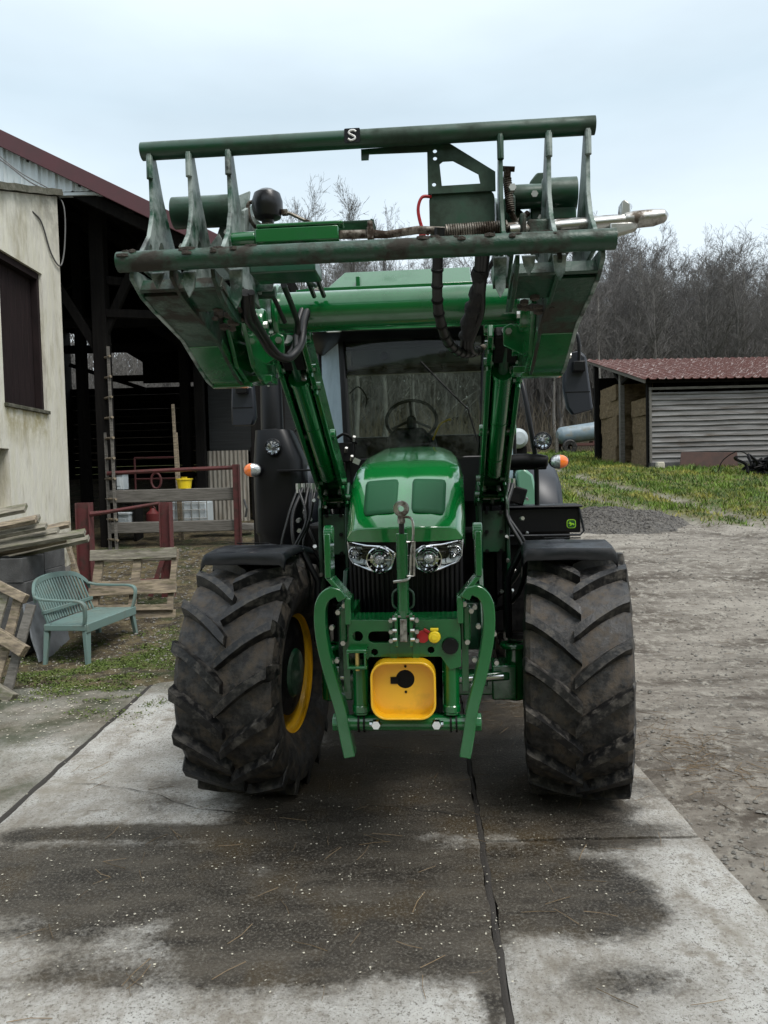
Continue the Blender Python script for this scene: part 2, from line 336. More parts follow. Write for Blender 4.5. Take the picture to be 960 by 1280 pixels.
def make_ground():
    xs = axis_vals(-400, 400, -6, 13, .13); ys = axis_vals(-60, 700, 1.6, 26, .13)
    V = [(x, y, ground_z(x, y)) for y in ys for x in xs]; nx = len(xs)
    F = [(j * nx + i, j * nx + i + 1, (j + 1) * nx + i + 1, (j + 1) * nx + i) for j in range(len(ys) - 1) for i in range(nx - 1)]
    me = bpy.data.meshes.new('ground'); me.from_pydata(V, [], F); me.shade_smooth()
    o = bpy.data.objects.new('ground', me); COL.objects.link(o)
    # masks: grass, barn litter
    at = me.attributes.new('grassy', 'FLOAT', 'POINT'); a2 = me.attributes.new('litter', 'FLOAT', 'POINT')
    g = []; l = []
    for (x, y, z) in V:
        g.append(grass_mask(x, y)); l.append(sst(1.2, -1.2, x + .6 * noise.noise(Vector((x, y, 0)))) * sst(6.0, 6.9, y))
    at.data.foreach_set('value', g); a2.data.foreach_set('value', l)
    m = bpy.data.materials.new('yard_dirt'); m.use_nodes = True; nt = m.node_tree; N = nt.nodes; L = nt.links; b = N['Principled BSDF']
    tc = N.new('ShaderNodeTexCoord')
    def nz(s, d=8, ro=.65, st=None):
        n = N.new('ShaderNodeTexNoise'); n.inputs['Scale'].default_value = s; n.inputs['Detail'].default_value = d; n.inputs['Roughness'].default_value = ro
        if st:
            mp = N.new('ShaderNodeMapping'); mp.inputs['Scale'].default_value = st; L.new(tc.outputs['Object'], mp.inputs[0]); L.new(mp.outputs[0], n.inputs['Vector'])
        else: L.new(tc.outputs['Object'], n.inputs['Vector'])
        return n.outputs['Fac']
    def rmp(f, a, c):
        r = N.new('ShaderNodeMapRange'); r.inputs['From Min'].default_value = a; r.inputs['From Max'].default_value = c; L.new(f, r.inputs['Value']); return r.outputs[0]
    def mix(f, a, c):
        x = N.new('ShaderNodeMix'); x.data_type = 'RGBA'; L.new(f, x.inputs[0])
        for k, q in ((6, a), (7, c)):
            if isinstance(q, tuple): x.inputs[k].default_value = (*q, 1)
            else: L.new(q, x.inputs[k])
        return x.outputs[2]
    c = mix(rmp(nz(.9, 9, .68, (.6, 1.8, 1)), .38, .6), (.065, .052, .04), (.25, .228, .195))
    c = mix(rmp(nz(9, 8, .75), .5, .63), c, (.30, .28, .24))
    c = mix(rmp(nz(22, 6, .7), .56, .66), c, (.07, .058, .045))
    def attr(nm):
        a = N.new('ShaderNodeAttribute'); a.attribute_name = nm; return a.outputs['Fac']
    lt = mix(rmp(nz(5, 9, .75), .42, .58), (.03, .023, .015), (.12, .095, .05)); lt = mix(rmp(nz(1.6, 8, .75), .5, .6), lt, (.03, .04, .012)); lt = mix(rmp(nz(26, 6, .8), .57, .64), lt, (.25, .23, .18)); c = mix(attr('litter'), c, lt)
    c = mix(attr('grassy'), c, mix(rmp(nz(2.5), .4, .6), (.06, .08, .015), (.12, .11, .04)))
    L.new(c, b.inputs['Base Color']); b.inputs['Roughness'].default_value = .85; b.inputs['Specular IOR Level'].default_value = .3
    bp = N.new('ShaderNodeBump'); bp.inputs['Strength'].default_value = .9; bp.inputs['Distance'].default_value = .03; L.new(nz(16, 10, .75), bp.inputs['Height']); L.new(bp.outputs[0], b.inputs['Normal'])
    me.materials.append(m); tag(o, kind='structure')
def track_dist(x, y):
    d = 9
    for cx in tracks(y): d = min(d, abs(x - cx))
    return d
def grass_mask(x, y):
    if y < -4: return sst(-4, -6, y)
    n = noise.fractal(Vector((x * .7, y * .7, 3)), 1, 2, 4) * .9
    edge = 14.2 + (.35 * (6.5 - x) if x < 6.5 else 0) * 1 + n
    if x < 1.0: edge = 17 + n
    if x < -1.3: edge = 24 + n
    g = sst(edge - .25, edge + .35, y)
    return g * (1 - .92 * math.exp(-(track_dist(x, y) / .27) ** 2) * (y < 25) * sst(-.45, -.1, noise.noise(Vector((x * 1.5, y * .6, 2)))))
make_ground()

# ------------------------------------------------------------------ concrete slab
def stain(x, y, halo=False):
    n = noise.fractal(Vector((x * 1.6, y * 1.6, 1)), 1, 2.1, 6); n2 = noise.fractal(Vector((x * .8, y * 3.2, 8)), 1, 2.1, 5)
    v = -9
    # blobs: cx, cy, rx, ry
    for cx, cy, rx, ry in ((-.05, 3.45, .95, .55), (-.15, 4.6, 1.0, 1.5), (-1.5, 3.5, .9, .38), (.55, 3.35, .38, .32), (.9, 3.95, .5, .35), (-.6, 3.0, .5, .28), (.15, 5.6, .9, 2.5), (-.95, 3.35, .7, .4), (.40, 2.75, .05, .6), (.2, 2.85, .3, .25), (-1.2, 3.9, 1.0, .12), (-.5, 2.95, .75, .32), (.75, 3.2, .35, .3), (.5, 4.6, .9, .9)):
        v = max(v, 1 - math.hypot((x - cx) / rx, (y - cy) / ry))
    if halo: return sst(-.75, .3, v + n * .6 + n2 * .5)
    return sst(-.34, .34, v + n * .38 + n2 * .34)
def make_slab():
    mb = MB(); wet = []; halo = []; weath = []; yel = []
    def panel(x0, x1, y0, y1, st, zoff=0, w=0):
        xs = np.linspace(x0, x1, max(2, int((x1 - x0) / st) + 1)); ys = np.linspace(y0, y1, max(2, int((y1 - y0) / st) + 1)); nx = len(xs); ny = len(ys)
        V = []
        for j, y in enumerate(ys):
            for i, x in enumerate(xs):
                e = min(x - x0, x1 - x, y - y0, y1 - y)
                jw = (.053 * (y - 3.9)) * ((x1 - x) / (x1 - x0) if x0 > .4 else ((x - x0) / (x1 - x0) if x1 > .4 else 0)); xx, yy = x + jw, y
                if e < 1e-6:
                    k = noise.fractal(Vector((x * 5, y * 5, 2)), 1, 2, 3) * .012
                    if min(x - x0, x1 - x) < 1e-6: xx += k
                    else: yy += k
                z = .0 + zoff + noise.fractal(Vector((x * 1.2, y * 1.2, 0)), 1, 2, 3) * .004 - (.006 if e < 1e-6 else 0)
                V.append((xx, yy, z)); wet.append(stain(x, y)); halo.append(stain(x, y, True)); nn = noise.fractal(Vector((x * 1.5, y * 1.5, 0)), 1, 2, 4); weath.append(max(sst(6.0, 7.1, y + .5 * nn), max(0, min(1, .25 + .65 * sst(4.2, 6.2, y + .4 * nn) + .4 * nn)) if w else 0))
        F = [(j * nx + i, j * nx + i + 1, (j + 1) * nx + i + 1, (j + 1) * nx + i) for j in range(ny - 1) for i in range(nx - 1)]
        # skirt
        b = len(V); ring = [i for i in range(nx)] + [j * nx + nx - 1 for j in range(1, ny)] + [(ny - 1) * nx + i for i in range(nx - 2, -1, -1)] + [j * nx for j in range(ny - 2, 0, -1)]
        for q in ring: V.append((V[q][0], V[q][1], -.12)); wet.append(.7); halo.append(1); weath.append(0)
        k = len(ring)
        for q in range(k): F.append((ring[q], b + q, b + (q + 1) % k, ring[(q + 1) % k]))
        mb.add(V, F)
    panel(.468, 1.52, .3, 3.715, .035); panel(.468, 1.52, 3.735, 7.4, .035, .002)
    panel(-2.11, .437, .3, 7.4, .035, .001)
    panel(-7.5, -2.15, .3, 7.6, .05, -.004, 1)
    o = mb.build('concrete_slab', None or slab_mat(), smooth=50, fix=False)
    me = o.data
    a = me.attributes.new('wet', 'FLOAT', 'POINT'); a.data.foreach_set('value', wet)
    a = me.attributes.new('halo', 'FLOAT', 'POINT'); a.data.foreach_set('value', halo)
    a = me.attributes.new('weath', 'FLOAT', 'POINT'); a.data.foreach_set('value', weath)
    tag(o, kind='structure')
    # dirt filling the joints
    j = MB()
    for (x0, x1, y0, y1) in ((.437, .468, .3, 7.4), (-2.15, -2.11, .3, 7.5)):
        ys = np.linspace(y0, y1, 160)
        V = []; F = []
        for y in ys:
            k = noise.noise(Vector((x0 * 3, y * 4, 0))) * .008
            k += .053 * (y - 3.9) if x0 > 0 else 0
            w1, w2 = .014 * noise.noise(Vector((x0, y * 6, 3))), .014 * noise.noise(Vector((x0, y * 7, 9)))
            V += [(x0 - .002 + k + w1, y, -.009 + .004 * noise.noise(Vector((0, y * 9, 0)))), ((x0 + x1) / 2 + k, y, -.003), (x1 + .002 + k + w2, y, -.009)]
        for i in range(len(ys) - 1):
            for q in range(2): F.append((i * 3 + q, i * 3 + q + 1, i * 3 + q + 4, i * 3 + q + 3))
        j.add(V, F)
    def crack(pts, w, sd):
        P = smooth_path([(x, y, 0) for x, y in pts], 14); V = []; F = []
        for i, p in enumerate(P):
            d = (P[min(i + 1, len(P) - 1)] - P[max(i - 1, 0)]).normalized(); q = Vector((-d.y, d.x, 0)); o = q * noise.noise(Vector((p.x * 7, p.y * 7, sd))) * .022
            ww = w * (.35 + abs(noise.noise(Vector((p.x * 5, p.y * 5, sd + 3)))) * 2.2); V += [tuple(p + o + q * ww + Z * .0065), tuple(p + o - q * ww + Z * .0065)]
        for i in range(len(P) - 1): F.append((2 * i, 2 * i + 1, 2 * i + 3, 2 * i + 2))
        j.add(V, F)
    crack([(-2.0, 4.6), (-1.5, 4.45), (-1.0, 4.15), (-.6, 4.08), (-.1, 4.15), (.4, 4.0)], .0022, 1); 
    tag(j.build('joint_dirt', mat('joint_dirt', (.028, .024, .02), .8, bump=.8, bscale=60, bdist=.01), fix=False), kind='structure')
def slab_mat():
    m = bpy.data.materials.new('concrete'); m.use_nodes = True; nt = m.node_tree; N = nt.nodes; L = nt.links; b = N['Principled BSDF']
    tc = N.new('ShaderNodeTexCoord')
    def nz(s, d=8, ro=.65, st=None):
        n = N.new('ShaderNodeTexNoise'); n.inputs['Scale'].default_value = s; n.inputs['Detail'].default_value = d; n.inputs['Roughness'].default_value = ro
        if st:
            mp = N.new('ShaderNodeMapping'); mp.inputs['Scale'].default_value = st; L.new(tc.outputs['Object'], mp.inputs[0]); L.new(mp.outputs[0], n.inputs['Vector'])
        else: L.new(tc.outputs['Object'], n.inputs['Vector'])
        return n.outputs['Fac']
    def rmp(f, a, c, t0=0, t1=1):
        r = N.new('ShaderNodeMapRange'); r.inputs['From Min'].default_value = a; r.inputs['From Max'].default_value = c; r.inputs['To Min'].default_value = t0; r.inputs['To Max'].default_value = t1; L.new(f, r.inputs['Value']); return r.outputs[0]
    def mix(f, a, c):
        x = N.new('ShaderNodeMix'); x.data_type = 'RGBA'
        if isinstance(f, float): x.inputs[0].default_value = f
        else: L.new(f, x.inputs[0])
        for k, q in ((6, a), (7, c)):
            if isinstance(q, tuple): x.inputs[k].default_value = (*q, 1)
            else: L.new(q, x.inputs[k])
        return x.outputs[2]
    def attr(nm):
        a = N.new('ShaderNodeAttribute'); a.attribute_name = nm; return a.outputs['Fac']
    def vor(s, a, c):
        v = N.new('ShaderNodeTexVoronoi'); v.inputs['Scale'].default_value = s; L.new(tc.outputs['Object'], v.inputs['Vector']); return rmp(v.outputs['Distance'], a, c)
    dry = mix(rmp(nz(1.6, 8, .7), .35, .65), (.36, .355, .33), (.56, .555, .53))
    dry = mix(rmp(nz(70, 4, .7), .5, .62), dry, (.5, .495, .47))
    dry = mix(rmp(nz(38, 5, .75), .56, .63), dry, (.12, .11, .095)); dry = mix(rmp(nz(95, 3, .8), .57, .62), dry, (.1, .095, .085))
    dry = mix(rmp(nz(4.5, 9, .75), .52, .66), dry, (.2, .175, .14))
    dry = mix(rmp(nz(2.2, 9, .75, (1, .4, 1)), .48, .66), dry, (.19, .165, .13)); dry = mix(rmp(nz(.8, 9, .8), .5, .66), dry, (.24, .22, .18))
    hn = N.new('ShaderNodeMath'); hn.operation = 'MULTIPLY'; L.new(attr('halo'), hn.inputs[0]); L.new(rmp(nz(5, 10, .78), .32, .6, .15, 1), hn.inputs[1])
    dry = mix(hn.outputs[0], dry, mix(rmp(nz(60, 4, .7), .45, .6), (.15, .13, .105), (.25, .235, .2)))
    wetc = mix(rmp(nz(3, 8, .7, (.5, 1.6, 1)), .4, .62), (.022, .018, .014), (.075, .064, .05))
    wetc = mix(rmp(nz(1.5, 5), .5, .66), wetc, (.06, .042, .021))
    wetc = mix(rmp(nz(75, 4, .75), .52, .62), wetc, (.12, .11, .09))
    wth = mix(rmp(nz(3.5, 9, .7), .4, .6), (.20, .18, .145), (.10, .088, .064))
    wth = mix(rmp(nz(60, 4, .7), .6, .68), wth, (.34, .33, .28))
    wth = mix(rmp(nz(1.6, 8, .75), .42, .58), wth, (.03, .038, .014))
    c = mix(attr('weath'), dry, wth)
    # wet patch edge broken up by fine noise
    add = N.new('ShaderNodeMath'); add.operation = 'ADD'; L.new(attr('wet'), add.inputs[0]); ad2 = N.new('ShaderNodeMath'); ad2.operation = 'ADD'; L.new(rmp(nz(9, 10, .85), .25, .75, -.38, .38), ad2.inputs[0]); L.new(rmp(nz(34, 6, .8), .3, .7, -.3, .3), ad2.inputs[1]); L.new(ad2.outputs[0], add.inputs[1])
    wf = rmp(add.outputs[0], .2, .85); c = mix(wf, c, wetc)
    L.new(c, b.inputs['Base Color'])
    rr = rmp(wf, 0, 1, .85, .33); L.new(rr, b.inputs['Roughness']); b.inputs['Specular IOR Level'].default_value = .4
    bp = N.new('ShaderNodeBump'); bp.inputs['Strength'].default_value = 1; bp.inputs['Distance'].default_value = .009; L.new(nz(48, 8, .8), bp.inputs['Height']); L.new(bp.outputs[0], b.inputs['Normal'])
    return m
make_slab()
def surf_z(x, y):
    if x < 1.5 and y < 7.4: return max(.003, ground_z(x, y))
    return ground_z(x, y)

def scatter(name, mats, n, fn, kind='chip', size=(.004, .012), seed=1, label=None):
    rr = random.Random(seed); mb = MB()
    k = 0
    while k < n:
        p = fn(rr)
        if p is None: continue
        x, y = p; k += 1; z = surf_z(x, y); s = rr.uniform(*size); a = rr.uniform(0, 6.28)
        if kind == 'chip':
            c, q = math.cos(a), math.sin(a); w = s * rr.uniform(.4, .8); h = .003
            vs = [(x + c * s, y + q * s, z + h), (x - q * w, y + c * w, z + h * 1.4), (x - c * s * .8, y - q * s * .8, z + h), (x + q * w, y - c * w, z + h * .8), (x, y, z + h + s * .25)]
            mb.add(vs, [(0, 1, 4), (1, 2, 4), (2, 3, 4), (3, 0, 4)])
        elif kind == 'stick':
            L = s * 4; c, q = math.cos(a), math.sin(a); b = rr.uniform(-.3, .3) * L
            mb.tube([(x - c * L, y - q * L, z + .004), (x - q * b * .5, y + c * b * .5, z + .006), (x + c * L, y + q * L, z + .004 + rr.random() * .01)], s * .09, 3, cap=False)
        elif kind == 'stone':
            o = [Vector((rr.uniform(.6, 1), 0, 0))] and None
            vs = []
            for d in ((1, 0, 0), (-1, 0, 0), (0, 1, 0), (0, -1, 0), (0, 0, 1), (0, 0, -1)):
                v = rxyz(0, 0, a * 57) @ Vector(d) * s * rr.uniform(.6, 1.1); vs.append((x + v.x, y + v.y, z + v.z * .6 + s * .2))
            mb.add(vs, [(0, 2, 4), (2, 1, 4), (1, 3, 4), (3, 0, 4), (2, 0, 5), (1, 2, 5), (3, 1, 5), (0, 3, 5)])
    return tag(mb.build(name, mats, smooth=0, fix=False), label, None, None, 'stuff')
def f_chips(r):
    x, y = r.uniform(-2.2, 1.0), r.uniform(2.4, 5.2)
    return (x, y) if r.random() < stain(x, y) * .9 + .05 else None
scatter('scattered_chips', M['chip'], 1150, f_chips, 'chip', (.002, .008), 2, 'tiny pale chips strewn over the wet concrete')
scatter('moss_chips', M['chip'], 1500, lambda r: (r.uniform(-4.2, -1.7), r.uniform(5.2, 8.8)), 'chip', (.005, .014), 3, 'pale chips among the moss by the bench')
def f_straw(r):
    q = r.random()
    if q < .3: return (r.gauss(1.95, .16), r.gauss(4.9, .35))
    if q < .4: return (r.gauss(.75, .2), r.gauss(6.2, .3))
    if q < .8: return (r.uniform(1.6, 8), r.uniform(3, 12))
    return (r.uniform(-2, 1.5), r.uniform(2.5, 6))
scatter('straw_litter', M['strawbit'], 750, f_straw, 'stick', (.006, .02), 4, 'brown straw and twigs littering the yard')
def f_stone(r):
    y = r.uniform(2.5, 14); return (r.uniform(1.56, 1.8 + y * .75), y)
scatter('yard_stones', M['stone'], 6000, f_stone, 'stone', (.006, .022), 5, 'small stones pressed into the muddy yard')
scatter('barn_stones', M['stone'], 1500, lambda r: (r.uniform(-4.6, -1.2), r.uniform(7.6, 13)), 'stone', (.008, .03), 6, 'rubble stones on the earth before the barn')

# ------------------------------------------------------------------ grass
def make_grass():
    n = 150000; P = []
    r = rng
    xs = r.uniform(1.0, 26, n); ys = 13 + (r.random(n) ** 1.5) * 24
    keep = []
    for x, y in zip(xs, ys):
        if x > y * .56 + 1: continue
        if 7.6 < x < 16 and 22.8 < y < 29: continue
        if r.random() < grass_mask(x, y): keep.append((x, y))
    K = len(keep); K3 = np.zeros((K * 3, 3)); 
    for i, (x, y) in enumerate(keep):
        z = ground_z(x, y) - .01; c = noise.noise(Vector((x * 1.3, y * 1.3, 4)))
        h = (.045 + .16 * max(0, c) + .05 * r.random()) * (1 + (y - 14) * .02); a = r.random() * 6.28; w = .006 + .0006 * y; dx, dy = math.cos(a), math.sin(a); l = r.normal(0, .5) * h; l2 = r.normal(0, .5) * h
        K3[3 * i] = (x - dx * w, y - dy * w, z); K3[3 * i + 1] = (x + dx * w, y + dy * w, z); K3[3 * i + 2] = (x + l, y + l2, z + h)
    me = bpy.data.meshes.new('meadow_grass'); me.vertices.add(K * 3); me.vertices.foreach_set('co', K3.ravel())
    me.loops.add(K * 3); me.loops.foreach_set('vertex_index', np.arange(K * 3)); me.polygons.add(K); me.polygons.foreach_set('loop_start', np.arange(K) * 3); me.polygons.foreach_set('loop_total', np.full(K, 3))
    me.update(); me.validate(); me.materials.append(M['grass'])
    o = bpy.data.objects.new('meadow_grass', me); COL.objects.link(o); tag(o, 'short green and yellowed grass of the meadow', None, None, 'stuff')
    # moss & weeds by the bench
    mb = MB(); rr = random.Random(9)
    for i in range(60000):
        x, y = rr.gauss(-2.6, .6), rr.gauss(7.5, .75)
        if x > -1.7 or noise.fractal(Vector((x * 1.8, y * 2.6, 0)), 1, 2.2, 6) < -.1 + .3 * abs(y - 7.3) + rr.uniform(-.15, .15): continue
        z = surf_z(x, y); a = rr.random() * 6.28; s = rr.uniform(.004, .011); c, q = math.cos(a) * s, math.sin(a) * s
        mb.add([(x - c, y - q, z), (x + c, y + q, z), (x + q, y - c, z + s * .9)], [(0, 1, 2)])
    tag(mb.build('moss_patch', mat('moss_green', (.06, .1, .012), .9, var=(.1, .12, .03), vscale=5), smooth=0, fix=False), 'bright green moss and weeds in front of the bench', None, None, 'stuff')
make_grass()

def gravel_heap():
    mb = MB(); n = 46; cx, cy = 4.15, 14.3; V = []
    def hz(x, y):
        d = math.hypot((x - cx) / 1.5, (y - cy) / .95); nn = noise.fractal(Vector((x * 2.2, y * 2.2, 1)), 1, 2, 5)
        return ground_z(x, y) + max(-.05, .33 * max(0, 1 - d) ** .8 + nn * .07 * (d < 1) - .04 * max(0, d - .8))
    for j in range(n):
        for i in range(n):
            x = cx - 1.7 + 3.4 * i / (n - 1); y = cy - 1.15 + 2.3 * j / (n - 1); V.append((x, y, hz(x, y)))
    mb.add(V, [(j * n + i, j * n + i + 1, (j + 1) * n + i + 1, (j + 1) * n + i) for j in range(n - 1) for i in range(n - 1)])
    rr = random.Random(3)
    for _ in range(2500):
        x, y = rr.gauss(cx, .75), rr.gauss(cy - .1, .5); s = rr.uniform(.01, .035)
        if math.hypot((x - cx) / 1.6, (y - cy) / 1.05) > 1: continue
        z = hz(x, y); vs = [(x + d[0] * s * rr.uniform(.5, 1), y + d[1] * s * rr.uniform(.5, 1), z + d[2] * s * rr.uniform(.4, .9)) for d in ((1, 0, 0), (-1, 0, 0), (0, 1, 0), (0, -1, 0), (0, 0, 1), (0, 0, -1))]
        mb.add(vs, [(0, 2, 4), (2, 1, 4), (1, 3, 4), (3, 0, 4), (2, 0, 5), (1, 2, 5), (3, 1, 5), (0, 3, 5)])
    tag(mb.build('gravel_pile', M['gravel'], smooth=0, fix=False), 'low heap of dark gravel at the edge of the grass', 'gravel pile')
gravel_heap()

# ------------------------------------------------------------------ trees
def tree_meshes(seed, H, spread=1.0, dens=1.0, low=.3):
    rr = random.Random(seed); T = MB(); C = MB()
    pts = []; x = y = 0; k = 7
    for i in range(k + 1):
        t = i / k; pts.append(Vector((x, y, H * .92 * t))); x += rr.gauss(0, .018) * H * .35; y += rr.gauss(0, .018) * H * .35
    r0 = H * .0125
    rad = [r0 * (1 - .9 * i / k) + .012 for i in range(k + 1)]
    T.tube(pts, rad, 6, cap=False)
    def pos(t):
        f = t * k; i = min(k - 1, int(f)); return pts[i].lerp(pts[i + 1], f - i)
    def branch(p, d, L, r, lev):
        segs = 4 if lev < 2 else 3; P = [p.copy()]; q = p.copy(); dd = d.copy()
        for i in range(segs):
            dd = (dd + Vector((rr.gauss(0, .16), rr.gauss(0, .16), .16 if lev < 3 else .05))).normalized(); q = q + dd * L / segs; P.append(q.copy())
        C.tube(P, [max(.006, r * (1 - .8 * i / segs)) for i in range(segs + 1)], 4 if lev == 1 else 3, cap=False)
        if lev < 4:
            m = {1: int(9 * dens), 2: int(5 * dens), 3: 3}[lev]
            if lev == 3 and rr.random() < .35: return
            for j in range(m):
                t = rr.uniform(.25, 1); f = t * segs; i = min(segs - 1, int(f)); b = P[i].lerp(P[i + 1], f - i)
                ax = (P[i + 1] - P[i]).normalized(); o = Vector((rr.gauss(0, 1), rr.gauss(0, 1), rr.gauss(0, 1))); o = (o - ax * o.dot(ax)).normalized()
                nd = (ax * rr.uniform(.7, 1.1) + o * rr.uniform(.5, .9)).normalized()
                branch(b, nd, L * rr.uniform(.35, .6), max(.007, r * .42), lev + 1)
    nb = int(20 * dens)
    for i in range(nb):
        t = low + (1 - low) * (i + rr.random()) / nb; a = rr.random() * 6.28; up = rr.uniform(.8, 1.6)
        d = Vector((math.cos(a), math.sin(a), up)).normalized(); L = H * (.12 + .22 * (1 - t)) * spread * rr.uniform(.7, 1.25)
        branch(pos(t), d, L, max(.02, r0 * .42 * (1.1 - t)), 1)
    return T, C
def make_woods():
    var = []
    for s in range(5):
        T, C = tree_meshes(20 + s, 13, [.9, 1.15, 1, .8, 1.3][s], 1, [.35, .25, .4, .3, .2][s])
        bm = M['bark2'] if s % 2 else M['bark']
        t = empty('bare_tree', (0, 0, 0)); T.build('trunk', bm, t, smooth=60, fix=False); C.build('crown', M['twig'] if s % 2 else M['bark'], t, smooth=0, fix=False)
        var.append(t)
    rr = random.Random(77); used = set(); spots = []
    # wood behind the shed (right) and behind the tractor
    for i in range(120):
        Yd = 40 + 32 * rr.random(); px = rr.uniform(430, 1010); spots.append(((px - 480) / 961 * Yd, Yd))
    for i in range(16):
        Yd = 42 + 25 * rr.random(); px = rr.uniform(-10, 500); spots.append(((px - 480) / 961 * Yd, Yd))
    for i, (x, y) in enumerate(spots):
        v = i % 5; base = var[v]
        o = base if v not in used else copy_tree(base); used.add(v)
        px = 480 + x / y * 961
        # crown line: high at the right and lower towards the middle
        top = {0: 300}.get(0)
        if px > 700: ytop = 305 + 8 * math.sin(px * .03) + rr.uniform(0, 60)
        elif px > 500: ytop = 325 + rr.uniform(-5, 60)
        else: ytop = 330 + rr.uniform(-5, 60)
        gz = ground_z(x, y, False); Ht = (598 - (px - 480) * .0245 - ytop) / 961 * y + 1.8 - gz
        s = Ht / 13.0
        o.location = (x, y, gz - .1); o.rotation_euler = (0, 0, rr.random() * 6.28); o.scale = (s, s, s)
        tag(o, 'bare leafless tree among the crowded trunks of the wood beyond the yard', 'tree', 'bare trees of the wood')
    # a few thin trees that rise over the loader frame
    for px, yt, Yd, hw in ((385, 235, 33, .75), (448, 232, 34, .8), (487, 262, 36, .7), (415, 290, 38, .8)):
        o = copy_tree(var[2 if px < 400 else 0]); x = (px - 480) / 961 * Yd; gz = ground_z(x, Yd, False); Ht = ((600 - yt) / 961 * Yd + 1.8 - gz) * .94
        o.location = (x, Yd, gz - .1); o.scale = (Ht / 13 * hw, Ht / 13 * hw, Ht / 13); o.rotation_euler = (0, 0, px)
        lab = {385: 'leftmost of the slender bare trees rising above the loader frame', 448: 'tallest slender bare tree whose top shows above the middle of the loader', 487: 'slender bare tree right of the tallest one above the loader', 415: 'small bare tree between the two taller ones above the loader'}[px]
        tag(o, lab, 'tree', 'slender trees above the loader')
    # thicket
    mb = MB(); rr = random.Random(5)
    for i in range(5200):
        Yd = 46 + 40 * rr.random(); x = rr.uniform(-.55, .6) * Yd; z = ground_z(x, Yd, False); h = rr.uniform(5, 11.5) * Yd / 60; l = rr.gauss(0, .5), rr.gauss(0, .5)
        mb.tube([(x, Yd, z), (x + l[0] * .5, Yd + l[1] * .5, z + h * .5), (x + l[0] * 1.6, Yd + l[1], z + h)], [rr.uniform(.04, .1), .05, .012], 3, cap=False)
        for q in range(3):
            t = rr.uniform(.4, .9); bx = x + l[0] * t; a = rr.choice((-1, 1)) * rr.uniform(.3, 1)
            mb.tube([(bx, Yd, z + h * t), (bx + a * .9, Yd, z + h * t + 1.3)], [.03, .01], 3, cap=False)
    for i in range(16000):
        Yd = 44 + 22 * rr.random(); x = rr.uniform(-.55, .6) * Yd; z = ground_z(x, Yd, False) + 9.5 * rr.random() ** 1.4 * Yd / 60; a = rr.uniform(-1, 1); l = rr.uniform(.5, 1.4)
        mb.tube([(x, Yd, z), (x + a * l, Yd + .2, z + l * rr.uniform(.2, 1))], [rr.uniform(.012, .035), .006], 3, cap=False)
    tag(mb.build('distant_thicket', M['bark'], smooth=0, fix=False), 'dense brown thicket of thin stems deep in the wood', None, None, 'stuff')
    mb = MB()
    for i in range(9000):
        Yd = 38 + 10 * rr.random(); x = rr.uniform(-.5, .6) * Yd
        if rr.random() > .5: Yd += 6
        z = ground_z(x, Yd, False); h = rr.uniform(.4, 1.8) + (1.3 if rr.random() < .3 else 0); a = rr.uniform(-1, 1)
        mb.tube([(x, Yd, z), (x + a * .3, Yd + .1, z + h * .6), (x + a, Yd, z + h)], [.02, .018, .006], 3, cap=False)
    tag(mb.build('undergrowth', M['scrub'], smooth=0, fix=False), 'brown bramble undergrowth along the foot of the wood', None, None, 'stuff')
    # wooded slope behind the first trees: the land rises there
    V = []; nx = 60; ny = 14
    for j in range(ny):
        for i in range(nx):
            x = -90 + 200 * i / (nx - 1); y = 84 + 8 * j; V.append((x, y, 3 + 10.5 * sst(84, 150, y) + 1.6 * noise.noise(Vector((x * .05, y * .05, 0)))))
    s = MB(); s.add(V, [(j * nx + i, j * nx + i + 1, (j + 1) * nx + i + 1, (j + 1) * nx + i) for j in range(ny - 1) for i in range(nx - 1)])
    tag(s.build('hill', M['scrub'], fix=False), kind='structure')
make_woods()

